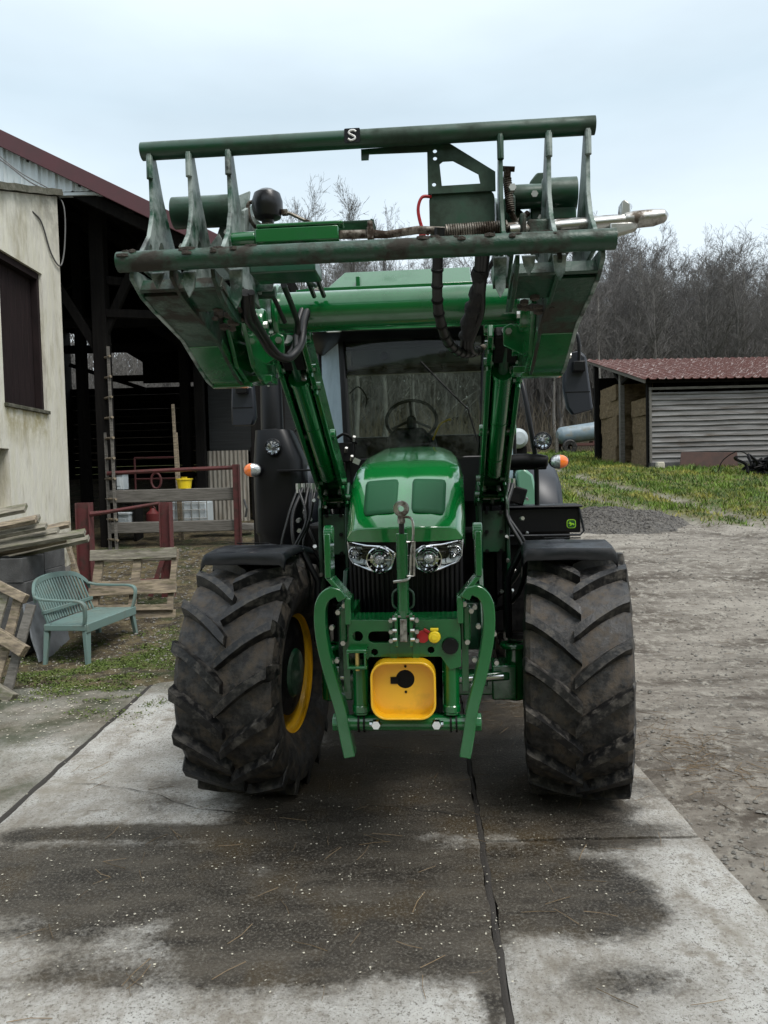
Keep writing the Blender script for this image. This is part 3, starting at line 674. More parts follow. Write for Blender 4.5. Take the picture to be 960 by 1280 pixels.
# ------------------------------------------------------------------ plastered building (left)
GZ = lambda x, y: ground_z(x, y, False)
def plastered():
    t = empty('plastered_building', (-7, 10, 0), 0, 'old cream plastered building with a brown shutter at the left edge', 'building')
    def B(mb, *a, **k):
        for i, v in enumerate(mb.v): mb.v[i] = (v[0] + 7, v[1] - 10, v[2])
        return mb.build(*a, **k)
    # right hand wall x=-5, with openings; top slopes up to the back
    w = MB()
    outer = [(7.2, -.2), (12.25, -.2), (12.25, 6.33), (10.0, 5.62), (7.2, 4.75)]
    h1 = [(10.27, 2.93), (11.58, 2.93), (11.58, 4.96), (10.27, 4.96)]
    h2 = [(9.3, 1.5), (10.33, 1.5), (10.33, 2.32), (9.3, 2.32)]
    w.prism(outer, .3, (-5.15, 0, 0), Y, Z, X, [h1, h2])
    w.prism([(-9, -.2), (-5.3, -.2), (-5.3, 6.33), (-9, 6.33)], .28, (0, 12.11, 0), X, Z, Y)
    w.prism([(-9, -.2), (-5.3, -.2), (-5.3, 4.75), (-9, 4.75)], .28, (0, 7.34, 0), X, Z, Y)
    wall = B(w, 'wall', M['plaster'], t, smooth=0)
    pm = M['plaster']; nt = pm.node_tree; N = nt.nodes; L = nt.links; bs = N['Principled BSDF']; old = bs.inputs['Base Color'].links[0].from_socket
    tc = N.new('ShaderNodeTexCoord'); sp = N.new('ShaderNodeSeparateXYZ'); L.new(tc.outputs['Object'], sp.inputs[0]); nn = N.new('ShaderNodeTexNoise'); nn.inputs['Scale'].default_value = 3.5; nn.inputs['Detail'].default_value = 9; nn.inputs['Roughness'].default_value = .7; L.new(tc.outputs['Object'], nn.inputs['Vector'])
    def band(z0, z1, z2, y0, y1, col, cur):
        def mr(src, a, b_, c=0, d=1):
            r = N.new('ShaderNodeMapRange'); r.inputs['From Min'].default_value = a; r.inputs['From Max'].default_value = b_; r.inputs['To Min'].default_value = c; r.inputs['To Max'].default_value = d; L.new(src, r.inputs['Value']); return r.outputs[0]
        def mul(a, b_):
            q = N.new('ShaderNodeMath'); q.operation = 'MULTIPLY'; L.new(a, q.inputs[0]); L.new(b_, q.inputs[1]); return q.outputs[0]
        f = mul(mul(mr(sp.outputs['Z'], z0, z1), mr(sp.outputs['Z'], z2, z2 + .03, 1, 0)), mul(mr(sp.outputs['Y'], y0, y0 + .15), mr(sp.outputs['Y'], y1 - .15, y1, 1, 0))); f = mul(f, mr(nn.outputs['Fac'], .36, .58))
        x = N.new('ShaderNodeMix'); x.data_type = 'RGBA'; L.new(f, x.inputs[0]); L.new(cur, x.inputs[6]); x.inputs[7].default_value = (*col, 1); return x.outputs[2]
    c = band(2.3, 2.88, 2.92, .2, 1.7, (.26, .22, .09), old); c = band(1.35, .6, 5, -3, 2.3, (.2, .18, .13), c); c = band(5.3, 6.3, 7, -3, 2.3, (.22, .21, .17), c); L.new(c, bs.inputs['Base Color'])
    e = MB()                      # rough slab edge on top
    n = 26; V = []
    for i in range(n + 1):
        y = 7.1 + 5.25 * i / n; z = 4.72 + (y - 7.2) * .3185; k = noise.noise(Vector((y * 4, 0, 0))) * .03; k2 = noise.noise(Vector((y * 6, 4, 0))) * .03
        V += [(-9.1, y, z), (-4.93 + k, y, z + .02 + k2), (-4.95 + k, y, z + .12 + k2), (-9.1, y, z + .14)]
    F = []
    for i in range(n):
        for q in range(4): F.append((i * 4 + q, i * 4 + (q + 1) % 4, i * 4 + 4 + (q + 1) % 4, i * 4 + 4 + q))
    F += [(0, 1, 2, 3), (n * 4 + 3, n * 4 + 2, n * 4 + 1, n * 4)]
    e.add(V, F); B(e, 'roof_slab', M['slabedge'], t, smooth=0)
    s = MB()
    for i in range(7):
        y0 = 10.3 + i * .181; s.box((-5.17, y0 + .088, 3.94), (.035, .176, 1.98))
    sh = B(s, 'shutter', M['shutter'], t, bevel=.004)
    fr = MB(); fr.box((-5.1, 10.285, 3.945), (.08, .03, 2.03)); fr.box((-5.1, 11.545, 3.945), (.1, .07, 2.03)); fr.box((-5.1, 10.925, 4.91), (.12, 1.17, .1))
    B(fr, 'frame', M['shutter'], sh, bevel=.004)
    si = MB(); si.box((-5.06, 10.925, 2.905), (.2, 1.34, .05)); B(si, 'sill', M['slabedge'], sh, bevel=.006)
    wi = MB(); wi.box((-5.22, 9.81, 1.91), (.02, 1.02, .82)); win = B(wi, 'window', M['engine'], t)
    fr = MB(); fr.box((-5.19, 10.28, 1.91), (.06, .09, .82)); fr.box((-5.19, 9.8, 1.91), (.05, .05, .8)); fr.box((-5.19, 9.8, 2.28), (.06, 1.0, .06)); B(fr, 'frame', M['greywood'], win, bevel=.003)
plastered()
def wall_cable():
    mb = MB()
    P = smooth_path([(-6.4, 12.28, 7.2), (-5.9, 12.3, 6.95), (-5.45, 12.32, 6.6), (-5.1, 12.34, 6.42), (-4.93, 12.33, 6.2), (-4.93, 12.3, 5.6), (-4.97, 12.2, 5.25), (-4.98, 11.9, 5.35), (-4.98, 11.6, 5.72), (-5.0, 11.35, 5.8)], 6)
    mb.tube(P, .012, 6)
    mb.tube(smooth_path([(-6.4, 12.28, 7.26), (-6.0, 12.3, 7.08), (-5.6, 12.31, 6.75), (-5.1, 12.34, 6.46)], 6), .009, 5)
    tag(mb.build('power_cable', M['cable']), 'grey cable hanging from the cladding down the corner of the plastered wall', 'cable')
wall_cable()

# ------------------------------------------------------------------ open barn
def barn():
    t = empty('open_barn', (-5, 14, 0), 0, 'dark open timber barn with white gable cladding and maroon roof edge', 'barn')
    def B(mb, *a, **k):
        for i, v in enumerate(mb.v): mb.v[i] = (v[0] + 5, v[1] - 14, v[2])
        return mb.build(*a, **k)
    top = lambda x: 7.61 - .507 * (x + 6.24)
    E, RG = -1.95, -8.2            # eave, ridge
    ang = math.atan(.507)
    # corrugated cladding in the gable above the plastered building
    c = MB(); V = []; n = 0; xs = np.arange(-8.2, -4.42, .03)
    def prof(x):
        u = (x % .27) / .27
        return .035 if u < .12 else (.035 * (1 - (u - .12) / .04) if u < .16 else (0 if u < .96 else .035 * (u - .96) / .04))
    for x in xs:
        yy = 12.5 - prof(x) + (.006 * math.sin(x * 70)); V += [(x, yy, 6.5), (x, yy, max(6.502, top(x) - .2))]
    c.add(V, [(2 * i, 2 * i + 2, 2 * i + 3, 2 * i + 1) for i in range(len(xs) - 1)])
    c.box((-6.3, 12.56, 6.47), (3.9, .1, .05))
    B(c, 'gable_cladding', M['clad'], t, smooth=0)
    f = MB(); f.prism([(RG, top(RG)), (E, top(E)), (E, top(E) - .27), (RG, top(RG) - .27)], .05, (0, 12.37, 0), X, Z, Y)
    B(f, 'fascia', M['maroon'], t, bevel=.006)
    r = MB(); r.prism([(RG, top(RG) - .02), (E, top(E) - .02), (E, top(E) - .1), (RG, top(RG) - .1)], 11.6, (0, 18.2, 0), X, Z, Y)
    r.prism([(RG, top(RG) - .02), (RG, top(RG) - .1), (-14, top(RG) - 3.04), (-14, top(RG) - 2.96)], 11.6, (0, 18.2, 0), X, Z, Y)
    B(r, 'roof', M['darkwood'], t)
    # purlins and rafters under the roof
    for i in range(9):
        x = -8 + i * .82; z = top(x) - .19
        p = MB(); p.box((x, 18.2, z), (.1, 11.4, .16), rxyz(0, math.degrees(ang), 0)); B(p, 'purlin', M['darkwood'], t)
    for y in (12.62, 15.5, 18.4, 23.6):
        p = MB(); p.prism([(RG, top(RG) - .28), (E + .1, top(E) - .33), (E + .1, top(E) - .5), (RG, top(RG) - .5)], .14, (0, y, 0), X, Z, Y); B(p, 'rafter', M['darkwood'], t)
        p = MB(); p.beam((-8.2, y + .1, 5.05), (E, y + .1, 5.05), .13, .18); B(p, 'tie_beam', M['darkwood'], t) if y > 13 else None
    # posts
    for (x, y, w) in ((-4.78, 13.35, .24), (-4.2, 16.6, .2), (-3.62, 15.4, .18), (E - .1, 12.75, .2), (E - .1, 15.5, .2), (-6.4, 16.6, .2), (-2.9, 18.4, .2), (E - .1, 18.4, .2), (E - .1, 23.6, .2), (-5.3, 23.6, .2)):
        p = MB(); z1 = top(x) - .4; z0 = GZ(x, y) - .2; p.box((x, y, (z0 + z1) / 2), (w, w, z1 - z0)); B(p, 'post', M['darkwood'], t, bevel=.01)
    # braces
    for a, b in (((-4.78, 13.35, 4.3), (-4.0, 13.35, 5.9)), ((-4.78, 13.35, 4.0), (-5.6, 13.35, 5.4)), ((-3.62, 15.4, 4.3), (-2.8, 15.4, 5.0)), ((-3.62, 15.4, 4.2), (-4.4, 15.4, 5.3)), ((-4.9, 13.4, 5.35), (-2.2, 13.4, 5.0)), ((-4.9, 13.3, 4.75), (-1.3, 13.3, 4.55)),
                 ((-4.9, 16.5, 5.15), (-3.3, 16.5, 4.25)), ((-5.4, 18.5, 5.6), (-3, 18.5, 4.6))):
        p = MB(); p.beam(a, b, .1, .14); B(p, 'brace', M['darkwood'], t, bevel=.006)
    p = MB(); p.prism([(-7.3, 4.9), (E, 4.9), (E, top(E) - .1), (RG, top(RG) - .1), (-9.7, top(RG) - .9), (-9.7, 6.5), (-8.6, 6.35), (-7.3, 5.55)], .04, (0, 23.8, 0), X, Z, Y); B(p, 'gable_boards', M['darkwood'], t)
    p = MB(); p.beam((-9.5, 23.7, 5.5), (-7.2, 23.7, 4.7), .1, .12); B(p, 'brace', M['darkwood'], t)
    # back wall of horizontal boards with a gap below the roof
    p = MB(); z = GZ(-5, 23.9) - .1; i = 0
    while z < 4.75: p.box((-5.6, 23.9 + .012 * (i % 2), z + .11), (8.7, .03, .216)); z += .22; i += 1
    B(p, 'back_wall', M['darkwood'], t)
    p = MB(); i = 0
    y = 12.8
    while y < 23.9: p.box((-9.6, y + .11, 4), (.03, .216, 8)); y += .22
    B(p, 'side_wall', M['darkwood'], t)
    # lapped siding at the right of the opening
    p = MB(); z = 2.42; i = 0
    while z < 4.2: p.box((-2.5, 15.75, z + .12), (2.05, .03, .235), rxyz(6, 0, 0)); z += .22
    B(p, 'siding', M['barnside'], t)
    # side of the barn that looks at the tractor
    p = MB(); z = GZ(-1.2, 18) - .3
    while z < 5.0: p.box((E, 19.8, z + .12), (.03, 7.9, .235), rxyz(0, -6, 0)); z += .22
    B(p, 'siding', M['barnside'], t)
    # old upright tin sheets below
    p = MB(); V = []; xs = np.arange(-3.55, -2.72, .012)
    for x in xs:
        yy = 15.6 + .014 * math.sin(x * 2 * math.pi / .085); V += [(x, yy, GZ(x, 15.6) - .1), (x, yy, 2.44)]
    p.add(V, [(2 * i, 2 * i + 2, 2 * i + 3, 2 * i + 1) for i in range(len(xs) - 1)]); B(p, 'tin_sheet', M['oldtin'], t, smooth=60)
    p = MB()
    for k, x in enumerate((-2.6, -2.42, -2.24)): p.box((x, 15.66, 1.7), (.16, .03, 1.6))
    B(p, 'plank_door', M['darkwood'], t)
barn()

def thing_mesh(mb, name, mats, label, cat, group=None, **k):
    return tag(mb.build(name, mats, **k), label, cat, group)

def fence():
    t = empty('cattle_fence', (-3.6, 13.2, .7), 0, 'low fence of two grey timbers and a red top bar before the barn', 'fence')
    o = Vector((3.6, -13.2, -.7))
    def B(mb, *a, **k):
        for i, v in enumerate(mb.v): mb.v[i] = (v[0] + o.x, v[1] + o.y, v[2] + o.z)
        return mb.build(*a, **k)
    for z, h in ((1.6, .22), (1.06, .19)):
        m = MB(); m.box((-3.62, 13.2, z), (2.15, .13, h)); B(m, 'rail', M['greywood'], t, bevel=.015)
    m = MB(); m.tube([(-4.7, 13.13, 2.0), (-3.6, 13.13, 2.03), (-2.5, 13.13, 2.05)], .035, 8); B(m, 'top_bar', M['redpost'], t)
    m = MB(); m.box((-2.5, 13.08, 1.35), (.1, .1, 1.5)); m.box((-2.44, 13.05, 1.35), (.012, .14, 1.5)); B(m, 'post', M['redpost'], t, bevel=.004)
    m = MB(); m.tube([(-2.38, 13.1, 1.5), (-2.33, 13.05, 1.35), (-2.36, 13.1, 1.2)], .02, 6); B(m, 'chain', M['cable'], t)
fence()
def barrier():
    t = empty('red_barrier', (-3.4, 10, .25), 0, 'rusty red steel barrier with two uprights and a sloping bar by the plastered corner', 'barrier')
    o = Vector((3.4, -10, -.25))
    def B(mb, *a, **k):
        for i, v in enumerate(mb.v): mb.v[i] = (v[0] + o.x, v[1] + o.y, v[2] + o.z)
        return mb.build(*a, **k)
    for x, zt, w in ((-3.9, 1.58, .17), (-2.84, 1.56, .13)):
        m = MB(); z0 = .0; m.box((x, 10, (z0 + zt) / 2), (w, .015, zt - z0)); m.box((x - w / 2, 10, (z0 + zt) / 2), (.014, .15, zt - z0)); m.box((x + w / 2, 10, (z0 + zt) / 2), (.014, .15, zt - z0)); B(m, 'upright', M['redpost'], t, bevel=.002)
    m = MB(); m.tube([(-3.8, 9.95, 1.43), (-3.6, 9.95, 1.45), (-2.9, 9.95, 1.55)], [.035, .025, .022], 8); B(m, 'cross_bar', M['redpost'], t)
    m = MB(); m.tube([(-3.8, 10, .5), (-2.9, 10, .55)], .03, 8); B(m, 'cross_bar', M['redpost'], t)
    m = MB(); m.beam((-2.84, 9.95, .95), (-3.05, 9.9, .35), .04, .06); B(m, 'stay', M['redpost'], t)
barrier()
def ladder():
    t = empty('wooden_ladder', (-4.6, 13.0, .7), 0, 'tall narrow wooden ladder leaning on the dark barn post', 'ladder')
    d = Vector((.09, -.10, 0)); up = Vector((-.10, .25, 3.45))
    for s in (-1, 1):
        m = MB(); m.beam(d * s, d * s + up, .03, .05, X); m.build('side_rail', M['greywood'], t, bevel=.004)
    for i in range(10):
        p = up * ((i + .5) / 10); m = MB(); m.cyl(p - d * 1.45, p + d * 1.45, .022, 8); m.build('rung', M['palewood'], t)
ladder()
m = MB(); m.beam((-3.62, 13.6, .8), (-3.68, 13.65, 3.2), .05, .05, X); m.beam((-3.57, 13.6, .8), (-3.64, 13.65, 2.7), .03, .04, X); thing_mesh(m, 'wooden_pole', M['palewood'], 'thin pale wooden pole standing upright behind the fence', 'pole', bevel=.006)
def barn_goods():
    def crate(x, y, z, w, h, lab, cat='box'):
        m = MB(); m.box((x, y, z + h / 2), (w, .3, h)); m.box((x, y - .01, z + h - .02), (w + .03, .33, .03)); m.box((x, y - .155, z + h * .45), (w * .7, .006, h * .5)); thing_mesh(m, 'plastic_crate', M['ibc'], lab, cat, bevel=.01)
    crate(-4.75, 13.75, 1.72, .3, .3, 'upper white plastic box behind the fence beside the ladder')
    crate(-4.66, 13.7, .98, .3, .33, 'lower white plastic box seen between the fence timbers')
    m = MB(); m.box((-4.7, 13.9, 1.66), (.7, .5, .05)); m.box((-4.95, 13.9, 1.1), (.05, .4, 1.1)); m.box((-4.45, 13.9, 1.1), (.05, .4, 1.1)); thing_mesh(m, 'workbench', M['darkwood'], 'dark wooden stand that carries the upper white box', 'bench')
    t = empty('liquid_tank', (-3.75, 15.0, GZ(-3.75, 15)), 0, 'white plastic liquid tank in a steel grid cage behind the fence', 'tank')
    m = MB(); m.box((0, 0, .27), (.72, .6, .5)); m.build('tank_body', M['ibc'], t, bevel=.04)
    m = MB()
    for i in range(6): x = -.37 + i * .148; m.cyl((x, -.33, 0), (x, -.33, .52), .01, 6)
    for z in (.05, .2, .36, .5): m.cyl((-.38, -.335, z), (.38, -.335, z), .01, 6)
    m.build('cage', M['zinc'], t)
    m = MB(); m.lathe([(0, 0), (.11, 0), (.13, .15), (.145, .15), (.145, .175), (0, .175)], (-3.42, 13.24, 1.71), Z, 18); m.lathe([(.0, 0), (.05, 0), (.05, .03), (0, .03)], (-3.42, 13.24, 1.88), Z, 12)
    thing_mesh(m, 'yellow_bucket', M['yellowcap'], 'small yellow bucket standing on the upper fence timber', 'bucket')
    m = MB(); m.tube([(-4.1 + .09 * math.cos(a / 16 * 6.283), 13.9, 1.86 + .14 * math.sin(a / 16 * 6.283)) for a in range(16)], .022, 6, close=True); thing_mesh(m, 'red_hoop', M['redpost'], 'dark red hose ring hanging behind the fence', 'hoop')
    m = MB(); m.lathe([(0, 0), (.11, 0), (.12, .05), (.12, .32), (.06, .38), (.03, .42), (0, .42)], (-4.15, 13.8, .95), Z, 16); m.tube([(-4.2, 13.8, 1.36), (-4.15, 13.8, 1.42), (-4.1, 13.8, 1.36)], .01, 5); thing_mesh(m, 'red_canister', mat('dull_red', (.12, .015, .015), .6), 'dull red canister behind the lower fence timber', 'canister')
    m = MB(); m.tube([(-4.7, 14.6, 2.3), (-4.7, 14.6, 1.2)], .02, 6); m.tube([(-3.9, 14.6, 2.3), (-3.9, 14.6, 1.2)], .02, 6); m.tube([(-4.7, 14.6, 2.3), (-3.9, 14.6, 2.3)], .02, 6); m.tube([(-4.7, 14.6, 1.9), (-3.9, 14.6, 1.9)], .02, 6); thing_mesh(m, 'steel_frame', M['redpost'], 'thin dark red tubular frame deep in the barn', 'frame')
    m = MB(); m.box((-2.95, 14.1, 1.0), (1.1, .25, .12), rxyz(0, 3, 4)); thing_mesh(m, 'timber_beam', M['greywood'], 'grey timber lying on the earth behind the right fence post', 'beam', bevel=.015)
barn_goods()

# ------------------------------------------------------------------ pallets, boards, blocks
def plank(mb, a, b, w, th, up=Z, seed=0):
    """a slightly warped board"""
    a, b = Vector(a), Vector(b); d = (b - a).normalized(); sx = d.cross(Vector(up)).normalized(); uz = sx.cross(d); n = 7; V = []
    rr = random.Random(seed); bow = rr.uniform(-.012, .012)
    for i in range(n + 1):
        t = i / n; c = a.lerp(b, t) + uz * bow * math.sin(t * 3.14); ww = w * (1 + rr.uniform(-.05, .05)); 
        for (p, q) in ((-1, -1), (1, -1), (1, 1), (-1, 1)): V.append(c + sx * p * ww / 2 + uz * q * th / 2)
    F = [(3, 2, 1, 0), (n * 4, n * 4 + 1, n * 4 + 2, n * 4 + 3)]
    for i in range(n):
        for q in range(4): F.append((i * 4 + q, i * 4 + (q + 1) % 4, i * 4 + 4 + (q + 1) % 4, i * 4 + 4 + q))
    mb.add(V, F); return mb
def pallet_lean():
    t = empty('wooden_pallet', (-3.06, 9.2, .1), R(3), 'weathered wooden pallet leaning against the red barrier', 'pallet')
    lean = Matrix.Rotation(R(-14), 3, 'X')
    def pl(name, a, b, w, th, s, up=Y, mt='palewood'):
        m = MB(); plank(m, lean @ Vector(a), lean @ Vector(b), w, th, lean @ Vector(up), s); m.build(name, M[mt], t, bevel=.004, smooth=0)
    for i, (z, h, mt) in enumerate(((.86, .13, 'boards'), (.45, .17, 'palewood'), (.1, .14, 'palewood'))): pl('slat', (-.52, -.06, z), (.52, -.06, z + .01), h, .03, i, Y, mt)
    for i, x in enumerate((-.44, .02, .47)): pl('runner', (x - .05, 0, 0), (x + .03, 0, .92), .1 if i < 2 else .07, .06, 9 + i)
    for i, z in enumerate((.9, .5, .07)): pl('slat', (-.5, .07, z - .05), (.5, .07, z - .05), .11, .02, 20 + i, Y, 'boards')
    pl('slat', (-.4, -.1, .22), (.5, -.1, .2), .07, .03, 30)
pallet_lean()
def old_pallet():
    t = empty('broken_pallet', (-3.35, 6.55, 0), R(-18), 'broken pallet of pale slats tipped against the blocks at the left edge', 'pallet')
    lean = Matrix.Rotation(R(28), 3, 'Y') @ Matrix.Rotation(R(-20), 3, 'X')
    def pl(name, a, b, w, th, s, mt='palewood'):
        m = MB(); plank(m, lean @ Vector(a), lean @ Vector(b), w, th, lean @ Vector(Y), s); m.build(name, M[mt], t, bevel=.004, smooth=0)
    for i, x in enumerate((-.55, -.4, -.25, -.1)): pl('slat', (x - .15, .02, .78), (x + .15, .0, .03), .09, .025, i, ('palewood', 'boards', 'palewood', 'greywood')[i])
    pl('runner', (-.75, -.06, .0), (.16, -.06, .07), .1, .08, 7, 'boards'); pl('runner', (-.85, -.06, .42), (.0, -.06, .44), .1, .08, 8)
    pl('runner', (-.9, -.02, .74), (-.3, -.02, .8), .08, .06, 11)
old_pallet()
def blocks():
    mb = MB(); first = None
    rr = random.Random(4)
    def one(name='concrete_block'):
        m = MB(); m.prism([(-.25, -.125), (.25, -.125), (.25, .125), (-.25, .125)], .25, (0, 0, .125), Y, X, Z, [rrect(-.12, 0, .17, .17, .02, 2), rrect(.12, 0, .17, .17, .02, 2)])
        return m.build(name, M['block'], bevel=.006, smooth=0)
    lv = ['lowest', 'second', 'third', 'topmost']
    for col, (x, y, nm) in enumerate(((-3.86, 8.15, 'front'), (-4.15, 8.15, 'second'), (-4.44, 8.15, 'third'), (-3.86, 8.68, 'rear'))):
        for k in range(4 if col != 3 else 4):
            if first is None: o = first = one()
            else: o = first.copy(); COL.objects.link(o)
            o.location = (x + rr.uniform(-.012, .012), y + rr.uniform(-.015, .015), GZ(x, y) - .03 + k * .252 + .03); o.rotation_euler = (0, 0, R(rr.uniform(-2, 2)))
            tag(o, f'dark concrete block, {lv[k]} of the {nm} column of the stack behind the bench', 'concrete block', 'stacked concrete blocks')
blocks()
def board_stack():
    rr = random.Random(12); first = True
    #  right ends (x,y,z) from the photo; boards run to the left, out of view
    ends = [((-3.42, 8.25, 1.56), .14, 'broad dark board lying on top of the board stack'), ((-3.18, 7.95, 1.45), .1, 'mossy board just below the broad dark one on the stack'), ((-3.26, 8.2, 1.44), .12, 'board with a mossy tip high in the stack'),
            ((-3.1, 8.0, 1.37), .1, 'dark thin board at mid height of the stack'), ((-2.98, 8.3, 1.37), .09, 'narrow pale board that sticks out at mid height'), ((-3.02, 8.1, 1.31), .11, 'grey split board in the lower half of the stack'),
            ((-2.72, 8.05, 1.29), .1, 'longest pale board reaching towards the red upright'), ((-2.95, 8.15, 1.23), .12, 'bleached board under the longest one'), ((-2.78, 8.3, 1.21), .09, 'lowest bleached lath whose end reaches far right')]
    for i, ((x, y, z), w, lab) in enumerate(ends):
        m = MB(); tilt = .16 + .02 * (i % 3) + (.03 if i == 0 else 0); L = 2.6 + rr.random() * .4; dy = -.25 + rr.uniform(-.06, .06)
        plank(m, (x - 1.0, y + dy * .4, z - 0.02), (x - 1.0 - L + 1, y + dy, z - .02 - tilt * (L - 1) * .6), w, .028, Z, i) if False else None
        plank(m, (x - .42, y, z + .02), (x - .42 - L, y + dy, z + .02 - tilt * L), w, .045, Vector((0, -.55, 1)), i)
        thing_mesh(m, 'old_board', M['boards'] if i % 3 != 1 else M['palewood'], lab, 'board', 'boards piled on the concrete blocks', bevel=.003, smooth=0)
board_stack()
m = MB(); plank(m, (-3.52, 8.1, .03), (-3.66, 8.1, .62), .8, .015, X, 3); thing_mesh(m, 'grey_sheet', M['graypanel'], 'grey sheet leaning against the blocks behind the bench', 'panel', bevel=.002, smooth=0)
m = MB(); plank(m, (-3.55, 9.2, .15), (-3.85, 9.25, 1.2), .07, .04, X, 5); thing_mesh(m, 'leaning_lath', M['palewood'], 'pale lath leaning between the blocks and the red barrier', 'lath', bevel=.003, smooth=0)
m = MB(); plank(m, (-3.62, 9.05, .1), (-3.78, 9.05, .85), .22, .025, X, 8); thing_mesh(m, 'leaning_plank', M['greywood'], 'short broad plank leaning beside the blocks under the boards', 'plank', bevel=.003, smooth=0)

# ------------------------------------------------------------------ garden bench
def bench():
    # local: +y is forward, x along the width
    t = empty('garden_bench', (-3.17, 8.15, .01), R(-98), 'faded green plastic two seat bench with slatted back and armrests', 'bench')
    W, D = .52, .25; H = .43
    m = MB()                         # seat, dished with a rolled front
    nx, ny = 14, 9; V = []
    for j in range(ny):
        for i in range(nx):
            x = -W + 2 * W * i / (nx - 1); v = j / (ny - 1); y = -.2 + .46 * v; z = H - .015 * math.sin(v * 3.14) + (-.02 * max(0, (v - .8) / .2) ** 2) - .012 * math.cos(i / (nx - 1) * 6.28) * .5 - .02 * (1 - v); V.append((x, y, z))
    n0 = len(V); V += [(a, b, c - .02) for a, b, c in V]
    F = []
    for j in range(ny - 1):
        for i in range(nx - 1):
            a = j * nx + i; F += [(a, a + 1, a + nx + 1, a + nx), (a + n0, a + nx + n0, a + nx + 1 + n0, a + 1 + n0)]
    ring = list(range(nx)) + [j * nx + nx - 1 for j in range(1, ny)] + [(ny - 1) * nx + i for i in range(nx - 2, -1, -1)] + [j * nx for j in range(ny - 2, 0, -1)]
    for k in range(len(ring)): a, b = ring[k], ring[(k + 1) % len(ring)]; F.append((a, b, b + n0, a + n0))
    m.add(V, F); m.box((0, .262, H - .06), (2 * W + .02, .02, .09)); m.box((-W - .005, .03, H - .055), (.02, .45, .06)); m.box((W + .005, .03, H - .055), (.02, .45, .06))
    m.build('seat', M['bench'], t, bevel=.006)
    for sx in (-1, 1):
        for sy in (-1, 1):
            g = MB(); a = Vector((sx * (W - .01), .25 if sy > 0 else -.2, H - .02)); b = Vector((sx * (W + .04), .28 if sy > 0 else -.2, 0))
            d = b - a
            for (w, off) in ((.07, 0),):
                V = []
                for (p, ww) in ((a, .045), (b, .028)):
                    V += [p + Vector((-sx * ww * 1.3, -sy * ww, 0)), p + Vector((0, -sy * ww * 1.2, 0)), p + Vector((.012 * sx, 0, 0)), p + Vector((-sx * ww * 1.6, sy * .01, 0))]
                g.add(V, [(0, 1, 2, 3), (7, 6, 5, 4)] + [(i, (i + 1) % 4, 4 + (i + 1) % 4, 4 + i) for i in range(4)])
            g.build('leg', M['bench'], t, bevel=.005)
    # back: curved rim with slats
    zt = .83; rim = []
    def by(x, z): return -.19 - .16 * (z - H) / (zt - H) - .05 * (1 - (x / W) ** 2)
    pts = [(-W - .005, H + .23), (-W + .02, .72), (-W + .12, .80), (-W * .5, .835), (0, .85), (W * .5, .835), (W - .12, .80), (W - .02, .72), (W + .005, H + .23)]
    b = MB(); P = smooth_path([(x, by(x, z), z) for x, z in pts], 4)
    V = []; n = len(P)
    for p in P: V += [p + Vector((0, -.012, -.035)), p + Vector((0, .02, -.035)), p + Vector((0, .012, .02)), p + Vector((0, -.02, .02))]
    b.add(V, [(0, 1, 2, 3), (4 * n - 1, 4 * n - 2, 4 * n - 3, 4 * n - 4)] + [(i * 4 + q, i * 4 + (q + 1) % 4, i * 4 + 4 + (q + 1) % 4, i * 4 + 4 + q) for i in range(n - 1) for q in range(4)])
    for i in range(19):
        x = -W + .07 + (2 * W - .14) * i / 18; zt2 = .83 - .1 * abs(x / W) ** 4; b.beam((x, by(x, H), H - .02), (x * .99, by(x, zt2) , zt2 - .01), .022, .016, Y)
    b.beam((-W + .03, by(-W, H + .1), H + .09), (W - .03, by(W, H + .1), H + .09), .02, .035)
    b.build('backrest', M['bench'], t, bevel=.003)
    for s in (-1, 1):
        a = MB(); P = smooth_path([(s * (W - .0), by(W, .68), .69), (s * (W + .03), -.2, .665), (s * (W + .045), 0, .655), (s * (W + .045), .18, .65), (s * (W + .035), .255, .61), (s * (W + .015), .255, .5), (s * W, .235, .41)], 4)
        V = []; n = len(P)
        for i, p in enumerate(P):
            tt = (P[min(i + 1, n - 1)] - P[max(i - 1, 0)]).normalized(); up = X.cross(tt).normalized(); V += [p + X * .027 - up * .011, p - X * .027 - up * .011, p - X * .027 + up * .011, p + X * .027 + up * .011]
        a.add(V, [(0, 1, 2, 3), (4 * n - 1, 4 * n - 2, 4 * n - 3, 4 * n - 4)] + [(i * 4 + q, i * 4 + (q + 1) % 4, i * 4 + 4 + (q + 1) % 4, i * 4 + 4 + q) for i in range(n - 1) for q in range(4)])
        a.build('armrest', M['bench'], t, bevel=.004)
bench()

